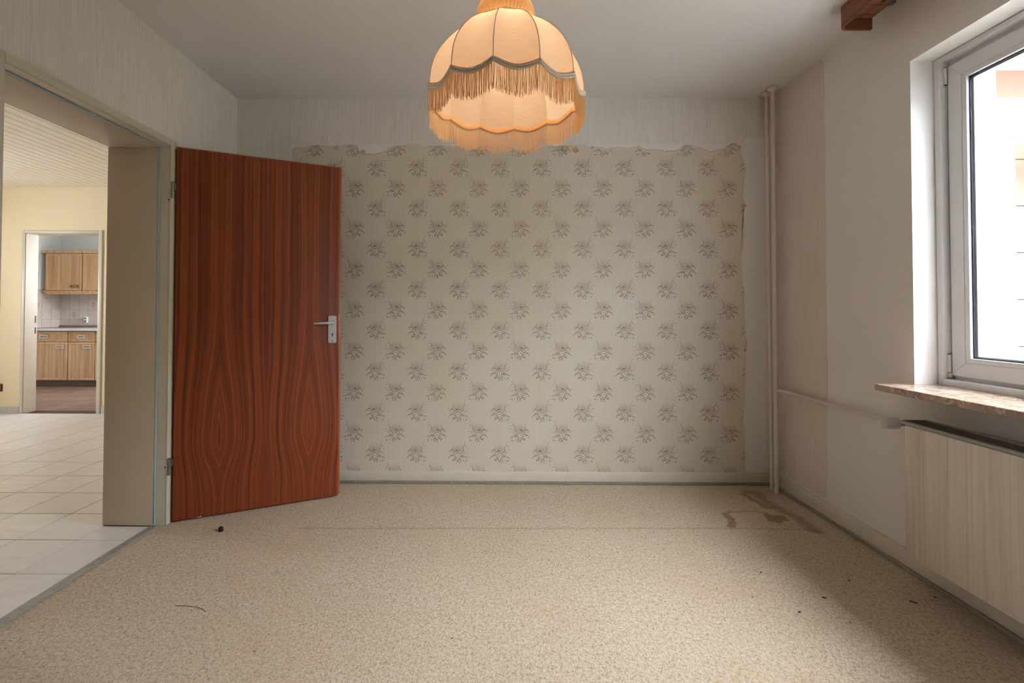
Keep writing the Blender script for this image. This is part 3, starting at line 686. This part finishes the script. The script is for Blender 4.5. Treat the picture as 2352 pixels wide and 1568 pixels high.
def wall_cab(x0, x1, label, chamfer):
    YF = 7.30; z0, z1 = 1.425, 2.0
    c = thing('wall_cabinet', ((x0+x1)/2, KB, z0), label, 'cabinet', 'wall cabinets above the tiles')
    bm = bmesh.new(); add_poly(bm, [(x0+.002, KB-.001), (x0+.002, YF+.07 if chamfer else YF+.021), (x0+.05 if chamfer else x0+.002, YF+.021), (x1-.002, YF+.021), (x1-.002, KB-.001)], 'z', z0, z1); obj('carcass', bm, 'kitwood', c)
    a, b = x0+(.055 if chamfer else .005), x1-.006; r = .034
    bm = bmesh.new()
    for (p, q, s_, t_) in ((a, b, z0+.004, z0+r), (a, b, z1-r, z1-.004), (a, a+r, z0+r, z1-r), (b-r, b, z0+r, z1-r)): add_box(bm, p, q, YF, YF+.02, s_, t_, .003, seg=1)
    f = obj('cabinet_door', bm, 'kitrail', c, True)
    boxo('panel', (a+r-.002, b-r+.002, YF+.010 if not chamfer else YF+.004, YF+.016, z0+r-.002, z1-r+.002), 'kitwood', f)
    hx = x1-.18
    bm = bmesh.new(); add_box(bm, hx, hx+.128, YF-.010, YF-.001, 1.500, 1.512, .002); add_box(bm, hx, hx+.128, YF-.014, YF-.001, 1.472, 1.480, .002); add_box(bm, hx, hx+.018, YF-.012, YF-.001, 1.478, 1.503, .002); add_box(bm, hx+.112, hx+.128, YF-.012, YF-.001, 1.478, 1.503, .002)
    obj('handle', bm, 'handle_bronze', f, True)
    bm = bmesh.new(); e0 = x0-.0 if chamfer else x0
    add_poly(bm, [(e0+.004, KB-.001), (e0+.004, YF-.012), (x1-.001, YF-.012), (x1-.001, KB-.001)], 'z', 2.001, 2.043); obj('cornice', bm, 'kitrail', c)
    bm = bmesh.new(); L = .062 if chamfer else .0
    v = [bm.verts.new(p) for p in ((x0+.01, YF+.03, z0), (x1-.001, YF+.03, z0), (x1-.001, YF-.008, z0-.002), (x0+L*.3+.004, YF-.008, z0-.002), (x0+L+.004, YF+.01, z0-.055), (x1-.001, YF+.01, z0-.055), (x1-.001, YF+.03, z0-.055), (x0+L+.02, YF+.03, z0-.055))]
    for q in ((3, 2, 5, 4), (4, 5, 6, 7), (0, 1, 2, 3), (7, 6, 1, 0), (0, 3, 4, 7), (1, 6, 5, 2)): bm.faces.new([v[i] for i in q])
    obj('light_rail', bm, 'kitrail', c)
wall_cab(-7.005, -6.381, 'wooden wall cabinet with bronze pull by the side wall', True)
wall_cab(-6.377, -5.75, 'wooden wall cabinet partly hidden by the kitchen door frame', False)
ks = thing('double_socket', (-6.588, KB-.01, .922), 'white double wall socket on the kitchen tiles', 'socket')
bm = bmesh.new(); add_box(bm, -6.622, -6.560, KB-.034, KB-.0095, .922, 1.020, .006); obj('housing', bm, 'socket_white', ks, True)
for zz in (.948, .994):
    bm = bmesh.new(); add_cyl(bm, (-6.591, KB-.0336, zz), (-6.591, KB-.036, zz), .019, .018, n=20); obj('socket_face', bm, 'socket_white', ks)
    bm = bmesh.new(); add_cyl(bm, (-6.591, KB-.0355, zz), (-6.591, KB-.0365, zz), .012, n=16); obj('socket_well', bm, 'darkmetal', ks)  # flat dark disc stands in for the shade inside the socket

# ------------------------------------------------------------------ WINDOW in the right wall, sill, radiator
XF, XA = 1.893, 1.921                                      # frame face, sash face
wn = structure(thing('window_1', (XF, (W0+W1)/2, WZ0), 'white plastic casement window over the marble sill', 'window'), 'white plastic casement window over the marble sill', 'window')
YA, YZ = W0+.006, W1-.0005
def ring(name, x0, x1, y0, y1, z0, z1, wd, mat, parent, bev=.0015, mitre=True):
    """rectangular ring in the y-z plane with mitred corners; wd = width or (left,right,bottom,top)"""
    a, b, c, d = wd if isinstance(wd, tuple) else (wd,)*4
    bm = bmesh.new()
    O = [(y0, z0), (y1, z0), (y1, z1), (y0, z1)]; I = [(y0+a, z0+c), (y1-b, z0+c), (y1-b, z1-d), (y0+a, z1-d)]
    for k in range(4):
        n_ = (k+1) % 4; add_poly(bm, [O[k], O[n_], I[n_], I[k]], 'x', x0, x1)
    if bev: bmesh.ops.bevel(bm, geom=bm.edges[:], offset=bev, segments=1, affect='EDGES')
    return obj(name, bm, mat, parent)
ring('frame', XF, 2.0, YA, YZ, WZ0-.0295, WZ1-.002, (.03, .027, .0565, .02), 'pvc', wn)
ring('frame_rebate', XA+.012, 2.0, YA+.026, YZ-.024, WZ0+.022, WZ1-.018, .03, 'pvc', wn)
sa = ring('sash', XA, 1.975, YA+.038, 2.0455, .848, 2.160, .0585, 'pvc', wn)
ring('glazing_bead', XA+.002, XA+.020, YA+.0955, 1.9875, .9063, 2.1017, .020, 'pvc', sa)
ring('seal', XA+.014, XA+.019, YA+.1145, 1.9685, .9253, 2.0827, .006, 'rubber', sa, 0)
ring('spacer', XA+.0225, XA+.0335, YA+.108, 1.974, .918, 2.09, .018, 'alu', sa, 0)
boxo('glass_pane', (XA+.0194, XA+.0222, YA+.105, 1.977, .915, 2.093), 'glass', sa)
boxo('glass_pane', (XA+.0338, XA+.0366, YA+.105, 1.977, .915, 2.093), 'glass', sa)
for (z0, z1, cap) in ((2.085, 2.155, False), (.862, .936, True)):
    bm = bmesh.new(); add_cyl(bm, (XA-.006, 2.050, z0), (XA-.006, 2.050, z1), .0065, n=16); h = obj('hinge', bm, 'pvc', wn, True)
    bm = bmesh.new(); add_cyl(bm, (XA-.006, 2.050, z1), (XA-.006, 2.050, z1+.002), .006, n=16); add_cyl(bm, (XA-.006, 2.050, z0-.002), (XA-.006, 2.050, z0), .006, n=16); obj('hinge_ring', bm, 'darkmetal', h)
    if cap: bm = bmesh.new(); add_cyl(bm, (XA-.006, 2.050, .841), (XA-.006, 2.050, .8595), .0085, n=16); obj('hinge_cap', bm, 'pvc_ivory', h, True)
bm = bmesh.new(); add_cyl(bm, (XA-.001, YA+.065, 1.46), (XA-.012, YA+.065, 1.46), .016, n=16); add_tube(bm, [(XA-.010, YA+.065, 1.46), (XA-.045, YA+.065, 1.46), (XA-.052, YA+.065, 1.452), (XA-.052, YA+.065, 1.34)], .009, 10); obj('handle', bm, 'pvc', wn, True)
si = thing('window_sill', (1.75, 1.35, .775), 'polished beige brown marble sill below the window', 'window sill')
bm = bmesh.new(); add_poly(bm, [(1.632, W0-.03), (1.632, 2.093), (XR-.0005, 2.093), (XR-.0005, W1-.001), (XF-.001, W1-.001), (XF-.001, W0+.001), (XR-.0005, W0+.001), (XR-.0005, W0-.03)], 'z', .7785, .8055)
bmesh.ops.bevel(bm, geom=bm.edges[:], offset=.0015, segments=1, affect='EDGES'); obj('marble_slab', bm, 'breccia', si)

ra = thing('radiator', (1.69, 1.32, .147), 'panel radiator with pale wood grain front and grey grille', 'radiator')
RY0, RY1 = .70, 1.943
boxo('front_panel', (1.630, 1.648, RY0, RY1, .147, .664), 'radwood', ra, .006)
boxo('convector_body', (1.6485, 1.735, RY0+.02, RY1-.02, .165, .655), 'lip', ra, .004)
boxo('front_lip', (1.632, 1.650, RY0, 1.972, .6645, .676), 'lip', ra, .003)
boxo('back_lip', (1.737, 1.745, RY0, 1.972, .655, .678), 'lip', ra, .002)
boxo('end_lip', (1.650, 1.737, 1.962, 1.972, .662, .677), 'grille', ra, .001)
bm = bmesh.new(); add_box(bm, -.043, .043, -.0032, .0032, -.010, .010); gm = mesh('grille_slat', bm, 'grille')
ys = 1.955
k = 0
while ys > 1.955-.0125*95 and k < 98: inst('grille_slat', gm, (1.6935, ys, .664), ra, (math.radians(35), 0, 0)); ys -= .0125; k += 1
for yy in (.95, 1.70): boxo('wall_bracket', (1.7355, XR-.0005, yy-.015, yy+.015, .30, .60), 'lip', ra)
va = thing('thermostat_valve', (1.70, 2.05, .63), 'white ribbed thermostat knob on the radiator valve', 'valve')
bm = bmesh.new(); KZ_ = .645; KY = 2.055
add_cyl(bm, (1.695, KY, KZ_), (1.735, KY, KZ_), .012, n=18); add_cyl(bm, (1.716, KY, KZ_), (1.716, 1.926, KZ_), .010, n=16); add_cyl(bm, (1.716, 1.985, KZ_), (1.716, 2.015, KZ_), .014, n=6); obj('valve_body', bm, 'steel', va, True)
bm = bmesh.new(); prof = [(1.697, .0), (1.697, .0225), (1.690, .0245), (1.684, .0240)]
xk = 1.684
for i in range(6): prof += [(xk-.001, .0240-.0006*i), (xk-.004, .0225-.0006*i), (xk-.005, .0225-.0006*i), (xk-.0075, .0236-.0006*i)]; xk -= .0078
prof += [(xk-.003, .0195), (xk-.010, .0178), (xk-.016, .0150), (xk-.018, .010), (xk-.0185, 0.0005)]
add_rings(bm, [[(x, KY+r_*math.cos(2*PI*a/28), KZ_-.002*(1.697-x)/.06+r_*math.sin(2*PI*a/28)) for a in range(28)] for x, r_ in prof[1:]], True, True); obj('knob', bm, 'knob', va, True)
# pipes
pz = thing('heating_pipe', (1.721, 2.981, 0), 'cream riser pipe with side branch running to the radiator', 'pipe', 'heating pipes in the corner')
bm = bmesh.new(); add_cyl(bm, (1.721, 2.981, .001), (1.735, 3.010, H-.012), .0125, n=20); obj('riser', bm, 'pipe', pz, True)
bm = bmesh.new(); add_tube(bm, [(1.724, 2.988, .632), (1.735, 2.975, .632), (1.752, 2.95, .631), (1.762, 2.92, .629), (1.764, 2.86, .628), (1.764, 2.5, .625), (1.764, 2.22, .624), (1.758, 2.16, .628), (1.745, 2.10, .638), (1.728, 2.065, .645)], .0095, 14); obj('branch', bm, 'pipe', pz, True)
def collar(parent, x, y):
    bm = bmesh.new(); n = 28
    add_rings(bm, [[(x+r_*math.cos(2*PI*a/n), y+r_*math.sin(2*PI*a/n), z) for a in range(n)] for r_, z in ((.014, H-.030), (.017, H-.024), (.030, H-.014), (.034, H-.008), (.034, H-.004), (.020, H-.001))], True, True); obj('ceiling_collar', bm, 'pipe', parent, True)
collar(pz, 1.7352, 3.011)
pb = thing('heating_pipe', (1.728, 3.045, 0), 'cream riser pipe standing closest to the floral wall', 'pipe', 'heating pipes in the corner')
bm = bmesh.new(); add_cyl(bm, (1.728, 3.045, .001), (1.735, 3.080, H-.012), .0115, n=20); obj('riser', bm, 'pipe', pb, True)
collar(pb, 1.7352, 3.081)

# curtain board at the ceiling above the window
cb = thing('curtain_board', (1.67, 1.0, H), 'red brown wooden curtain board with rail slots on the ceiling', 'curtain board')
path = [(1.590, -.9)]+[(1.590, 2.190)]+[(1.632-.042*math.cos(math.radians(a)), 2.195+.042*math.sin(math.radians(a))) for a in range(10, 91, 10)]+[(1.746, 2.237)]
inner = [(1.746, 2.224)]+[(1.632-.030*math.cos(math.radians(a)), 2.195+.029*math.sin(math.radians(a))) for a in range(90, 0, -10)]+[(1.602, 2.190), (1.602, -.9)]
bm = bmesh.new(); add_poly(bm, path+inner, 'z', 2.430, H-.0005); obj('fascia', bm, 'curtainwood', cb)
bm = bmesh.new(); add_poly(bm, [(1.6025, -.9), (1.6025, 2.125), (1.741, 2.125), (1.741, -.9)], 'z', 2.500, H-.001); obj('track_board', bm, 'curtainwood', cb)
for (a, b) in ((1.6025, 1.655), (1.655, 1.700), (1.700, 1.741)):      # lower strips leave open rail slots that widen for the gliders
    l0 = 0 if a < 1.61 else .002; l1 = 0 if a < 1.61 else .006; r0 = 0 if b > 1.73 else .002; r1 = 0 if b > 1.73 else .006
    bm = bmesh.new(); add_poly(bm, [(a+l0, -.9), (a+l0, 2.085), (a+l1, 2.087), (a+l1, 2.103), (a+l0, 2.105), (a+l0, 2.125), (b-r0, 2.125), (b-r0, 2.105), (b-r1, 2.103), (b-r1, 2.087), (b-r0, 2.085), (b-r0, -.9)] if l0 and r0 else
        ([(a, -.9), (a, 2.125), (b-r0, 2.125), (b-r0, 2.105), (b-r1, 2.103), (b-r1, 2.087), (b-r0, 2.085), (b-r0, -.9)] if r0 else [(a+l0, -.9), (a+l0, 2.085), (a+l1, 2.087), (a+l1, 2.103), (a+l0, 2.105), (a+l0, 2.125), (b, 2.125), (b, -.9)]), 'z', 2.482, 2.4995); obj('track_strip', bm, 'curtainwood', cb)
bm = bmesh.new(); add_poly(bm, [(1.6025, 2.127), (1.6025, 2.19), (1.632, 2.2235), (1.744, 2.2235), (1.744, 2.127)], 'z', 2.500, H-.001); obj('corner_block', bm, 'curtainwood', cb)
cv = [(1.744, 2.193), (1.722, 2.193), (1.715, 2.196), (1.700, 2.192), (1.660, 2.192), (1.640, 2.188), (1.628, 2.178), (1.624, 2.165)]
off = [(0, .0016)]*5+[(-.0006, .0015), (-.0012, .0010), (-.0015, .0004)]
outer = [(p[0]+q[0], p[1]+q[1]) for p, q in zip(cv, off)]; innr = [(p[0]-q[0], p[1]-q[1]) for p, q in zip(cv, off)]
bm = bmesh.new(); add_poly(bm, outer+[(1.624, 2.160), (1.6025, 2.160), (1.6025, 2.19), (1.632, 2.2235), (1.744, 2.2235)], 'z', 2.481, 2.4995); obj('corner_strip', bm, 'curtainwood', cb)
bm = bmesh.new(); add_poly(bm, innr+[(1.624, 2.1599), (1.6025, 2.1599), (1.6025, 2.127), (1.744, 2.127)], 'z', 2.481, 2.4995); obj('corner_strip', bm, 'curtainwood', cb)
bm = bmesh.new(); add_box(bm, 1.748, 1.768, 2.115, 2.140, 2.484, 2.520, .002); add_box(bm, 1.7415, 1.748, 2.110, 2.145, 2.505, 2.515); obj('metal_bracket', bm, 'steel', cb)

# ------------------------------------------------------------------ PENDANT LAMP
LX, LY, LZ = .027, 1.543, 1.805
lamp = thing('pendant_lamp', (LX, LY, LZ), 'lit cream fabric dome lamp with long fringe', 'lamp')
NRIB = 12; PH0 = -8.6
prof = [(0.0, .2500), (.035, .2485), (.070, .2420), (.100, .2310), (.130, .2140), (.160, .1910), (.188, .1640), (.212, .1340), (.230, .1060), (.243, .0820), (.250, .0720)]
def rib_ang(k): return math.radians(-90+PH0+360/NRIB*k)          # measured in the x-y plane, -90 deg faces the camera
def pr(s):
    s = max(0, min(.25, s))
    for (a, ra_), (b, rb) in zip(prof, prof[1:]):
        if a <= s <= b: t_ = (s-a)/(b-a); return ra_+(rb-ra_)*t_
    return prof[-1][1]
SC = .020                                                          # depth of a scallop
def shade_pt(k, t_, s, off=0):
    """k rib index, t_ 0..1 across the panel, s height fraction 0..1"""
    a0, a1 = rib_ang(k), rib_ang(k+1)
    hz = -SC*(1-abs(2*t_-1)**1.6)*(1-s)**2.0*1.0+s*.25
    r0 = pr(max(hz, 0))
    if hz < 0: r0 = prof[0][1]+.03*hz
    p0 = Vector((r0*math.cos(a0), r0*math.sin(a0))); p1 = Vector((r0*math.cos(a1), r0*math.sin(a1)))
    q = p0.lerp(p1, t_); sag = 4*t_*(1-t_)*(.010*math.sin(PI*min(1, s*1.15))+.002); q *= 1-sag/max(r0, .05)+off/max(q.length, .01)
    return Vector((LX+q.x, LY+q.y, LZ+hz))
shape = [(rib_ang(k), rib_ang(k+1)) for k in range(NRIB)]
NS, NTT = 22, 12
for k in range(NRIB):
    bm = bmesh.new(); add_rings(bm, [[shade_pt(k, i/NTT, j/NS) for i in range(NTT+1)] for j in range(NS+1)], False)
    obj('shade_panel', bm, 'shade', lamp, True)
    bm = bmesh.new(); add_tube(bm, [shade_pt(k, 0, j/16, .0012) for j in range(17)], .0014, 8); obj('rib_cord', bm, 'braid', lamp, True)
# braided trim with small loops, fringe yarns
def rim(n_per, dz=0, off=0):
    out = []
    for k in range(NRIB):
        for i in range(n_per): p = shade_pt(k, i/n_per, 0, off); out.append(p+Vector((0, 0, dz)))
    return out
bm = bmesh.new(); add_tube(bm, rim(14, .002, .0035), .0038, 8, closed=True); add_tube(bm, rim(14, -.005, .0035), .0034, 8, closed=True)
loops = rim(28, .0065, .0035)
for p in loops:
    bmesh.ops.create_icosphere(bm, subdivisions=1, radius=.0023, matrix=Matrix.Translation(p))
bt = obj('braid_trim', bm, 'braid', lamp, True)
bm = bmesh.new(); rnd = random.Random(5)
for p in rim(110, -.006, .003):
    c = Vector((p.x-LX, p.y-LY, 0)).normalized(); tn = Vector((-c.y, c.x, 0))
    for rep in range(1):
        L = .074+rnd.uniform(-.009, .006); sway = rnd.uniform(-.004, .004); out_ = rnd.uniform(-.003, .002); wd = .0006+rnd.uniform(0, .00025)
        q0 = p+tn*rnd.uniform(-.0008, .0008)
        pts_ = [q0+Vector((0, 0, -L*t_))+tn*sway*t_*t_+c*out_*t_ for t_ in (0, .5, 1)]
        rings = []
        for q in pts_: rings.append([q+tn*wd, q-tn*wd*.5+c*wd*.87, q-tn*wd*.5-c*wd*.87])
        add_rings(bm, rings, True, True)
fr_ = obj('fringe', bm, 'fringe', lamp); fr_['kind'] = 'stuff'
# lining hem folded inside the scalloped rim
bm = bmesh.new(); add_rings(bm, [rim(14, .012, -.0025), rim(14, -.004, -.0020), rim(14, -.005, -.0045), rim(14, .006, -.0055)]); obj('lining_hem', bm, 'crown', lamp, True)
# pleated crown above the neck
bm = bmesh.new(); NP = 144; rows = []
for (z, r_) in ((.247, .072), (.250, .083), (.256, .0905), (.266, .0935), (.280, .0910), (.296, .0850), (.315, .0760), (.335, .0670), (.345, .0640)):
    rows.append([(LX+(r_+.0030*math.sin(a*44+.9*math.sin(5*a)))*math.cos(a), LY+(r_+.0030*math.sin(a*44+.9*math.sin(5*a)))*math.sin(a), LZ+z) for a in [2*PI*i/(NP*2) for i in range(NP*2)]])
add_rings(bm, rows); obj('pleated_crown', bm, 'crown', lamp, True)
for (rr, zz, nm) in ((.0765, .246, 'neck_braid'), (.0655, .346, 'top_braid')):
    bm = bmesh.new(); add_tube(bm, [(LX+rr*math.cos(2*PI*i/80), LY+rr*math.sin(2*PI*i/80), LZ+zz) for i in range(80)], .0036, 8, closed=True)
    for i in range(130):
        a = 2*PI*i/130; bmesh.ops.create_icosphere(bm, subdivisions=1, radius=.0022, matrix=Matrix.Translation((LX+(rr+.002)*math.cos(a), LY+(rr+.002)*math.sin(a), LZ+zz+.004)))
    obj(nm, bm, 'braid', lamp, True)
# spider, socket, bulb, cord, ceiling rose
bm = bmesh.new()
for i in range(3):
    a = 2*PI*i/3+.4; add_tube(bm, [(LX, LY, LZ+.25), (LX+.064*math.cos(a), LY+.064*math.sin(a), LZ+.345)], .0016, 6)
obj('spider', bm, 'steel', lamp, True)
bm = bmesh.new(); add_cyl(bm, (LX, LY, LZ+.205), (LX, LY, LZ+.262), .017, n=20); add_cyl(bm, (LX, LY, LZ+.262), (LX, LY, LZ+.285), .017, .006, n=20); obj('bulb_socket', bm, 'cord', lamp, True)
bm = bmesh.new(); n = 20
add_rings(bm, [[(LX+r_*math.cos(2*PI*i/n), LY+r_*math.sin(2*PI*i/n), LZ+z) for i in range(n)] for r_, z in ((.0135, .204), (.014, .195), (.020, .178), (.027, .160), (.029, .146), (.027, .132), (.019, .121), (.008, .1165), (.001, .1160))], True, True); obj('bulb', bm, 'bulb', lamp, True)
bm = bmesh.new(); add_cyl(bm, (LX, LY, LZ+.284), (LX, LY, H-.055), .0032, n=10); obj('cord', bm, 'cord', lamp, True)
bm = bmesh.new(); n = 28; add_rings(bm, [[(LX+r_*math.cos(2*PI*i/n), LY+r_*math.sin(2*PI*i/n), z) for i in range(n)] for r_, z in ((.006, H-.062), (.020, H-.056), (.040, H-.035), (.048, H-.012), (.049, H-.001))], True, True); obj('ceiling_rose', bm, 'cord', lamp, True)

# ------------------------------------------------------------------ SMALL THINGS ON THE CARPET
ds = thing('door_stop', (-1.397, 2.436, 0), 'small dark metal door stop on the carpet before the door', 'door stop')
bm = bmesh.new(); add_cyl(bm, (-1.397, 2.436, .0005), (-1.397, 2.436, .004), .013, .011, n=20); obj('base', bm, 'darkmetal', ds, True)
bm = bmesh.new(); n = 18; add_rings(bm, [[(-1.397+r_*math.cos(2*PI*i/n), 2.436+r_*math.sin(2*PI*i/n), z) for i in range(n)] for r_, z in ((.006, .004), (.0105, .007), (.012, .012), (.0105, .018), (.006, .022), (.001, .0232))], True, True); obj('knob', bm, 'darkmetal', ds, True)
MAT['chip'] = paint('dark_debris', lin(96, 78, 66), .8, .1, 90)
for (x, y, L, a) in ((1.278, 1.901, .016, -.3), (1.602, 1.877, .024, -.6), (1.125, 1.81, .012, .1), (1.713, 1.909, .010, -.4), (1.464, 2.024, .010, -.2), (1.131, 2.08, .009, 0)):
    bm = bmesh.new(); add_poly(bm, [(-L/2, -.0015), (-L*.1, -.003), (L/2, -.001), (L*.45, .001), (0, .0028), (-L*.48, .0012)], 'z', .0005, .0035)
    o = obj('debris_chip', bm, 'chip'); o.location = (x, y, 0); o.rotation_euler = (0, 0, a)
    tag(o, 'tiny dark debris chip lying on the beige carpet', 'debris', 'debris chips on the carpet')
bm = bmesh.new(); add_tube(bm, [(-1.213, 1.817, .002), (-1.19, 1.817, .003), (-1.165, 1.815, .004), (-1.119, 1.808, .003), (-1.10, 1.800, .002), (-1.077, 1.785, .002)], .0009, 6)
tag(obj('thread', bm, 'chip'), 'thin dark thread lying on the beige carpet', 'thread')

# ------------------------------------------------------------------ OUTSIDE THE WINDOW
gd = structure(boxo('ground', (2.3, 14, -8, 14, -.9, -.8), 'ground'), 'grey ground outside the window', 'ground')
fc = structure(thing('facade', (3.4, 2.9, -.8), 'terracotta slab facade of the neighbouring bay', 'facade'), 'terracotta slab facade of the neighbouring bay', 'facade')
boxo('substrate', (2.30, 4.6, 2.912, 3.1, -.8, 2.574), 'rubber', fc)
zs_ = [2.035-.2815*i for i in range(-3, 10)]
bm = bmesh.new(); add_box(bm, -.29, .29, -.012, 0, -.1385, .1385, .002, seg=1); sm_ = mesh('facade_slab', bm, 'terra')
for i, zc in enumerate(zs_):
    for j in range(4):
        if 2.6+.585*j < 4.6 and -.8 < zc-.14 < 2.5: inst('facade_slab', sm_, (2.60+.585*j, 2.911, zc-.1407), fc)
sf = structure(boxo('eaves_soffit', (2.16, 4.6, 2.25, 3.1, 2.575, 2.68), 'outwhite'), 'white eaves soffit over the terracotta bay', 'soffit')
bs = thing('balcony_beam', (3.2, 2.5, 2.05), 'white boxed beam with sloped bracket outside the window', 'beam')
boxo('beam_board', (2.560, 4.4, 2.48, 2.60, 2.052, 2.222), 'outwhite', bs, .003)
bm = bmesh.new(); add_poly(bm, [(2.575, 2.050), (2.575, 2.000), (2.615, 2.000), (2.80, 2.050)], 'y', 2.475, 2.56); obj('bracket', bm, 'outwhite', bs)
bm = bmesh.new(); add_cyl(bm, (2.765, 2.48, 2.13), (2.765, 2.476, 2.13), .008, n=12); obj('screw', bm, 'steel', bs)
pt = thing('balcony_post', (2.65, 2.52, -.8), 'blue grey metal post with white screwed cover strip', 'post')
boxo('post', (2.628, 2.690, 2.50, 2.57, -.8, 1.999), 'outgrey', pt, .003)
boxo('cover_strip', (2.545, 2.612, 2.49, 2.56, -.8, 1.999), 'outwhite', pt, .003)
boxo('edge_strip', (2.692, 2.712, 2.52, 2.57, -.8, 1.999), 'outwhite', pt, .003)
for zz in (1.85, 1.42, .98):
    bm = bmesh.new(); add_cyl(bm, (2.602, 2.49, zz), (2.602, 2.4865, zz), .006, n=12); obj('screw', bm, 'steel', pt)
boxo('exterior_reveal', (2.002, 2.148, W1-.012, W1-.0005, WZ0-.03, WZ1), 'outwhite', wr)
structure(boxo('sky_blocker_side', (2.16, 4.6, -4.2, -.5, -.8, 2.7), 'blocker_grey'), 'added unseen grey block shading the window from the side', 'facade')  # added block out of view, keeps side sky light off the window
nb = structure(thing('sky_blocker_house', (10, 2, -.8), 'added unseen house block cutting off the low sky', 'house'), 'added unseen house block cutting off the low sky', 'house')  # added house shape out of view, blocks the low sky before the window
boxo('wall', (8.5, 13, -7, 12, -.8, 3.7), 'ground', nb); bm = bmesh.new(); add_poly(bm, [(8.2, 3.7), (13.3, 3.7), (10.75, 4.6)], 'y', -7.2, 12.2); obj('roof', bm, 'terra', nb)
# windows beyond the frame: daylight falls into the hall and the kitchen from these sides
def simple_window(name, axis, c, u0, u1, z0, z1, n, label):
    t_ = structure(thing(name, (c, (u0+u1)/2, z0) if axis == 'x' else ((u0+u1)/2, c, z0), label, 'window'), label, 'window')
    B = lambda nm, a, b, d0, d1, zz0, zz1, m: boxo(nm, (c+d0, c+d1, a, b, zz0, zz1) if axis == 'x' else (a, b, c+d0, c+d1, zz0, zz1), m, t_)
    B('frame', u0+.001, u1-.001, -.03, .03, z0+.001, z0+.06, 'pvc'); B('frame', u0+.001, u1-.001, -.03, .03, z1-.06, z1-.001, 'pvc')
    for i in range(n+1): uc = u0+.031+(u1-u0-.062)*i/n; B('frame', uc-.03, uc+.03, -.03, .03, z0+.0605, z1-.0605, 'pvc')
    B('glass_pane', u0+.03, u1-.03, -.003, .003, z0+.03, z1-.03, 'glass')
simple_window('window_2', 'x', HX-.12, 3.1, 3.95, 1.05, 1.95, 1, 'white hall window in the cream outer wall')
simple_window('window_3', 'x', KR+.12, 6.3, 7.4, 1.05, 2.2, 1, 'small white kitchen window')
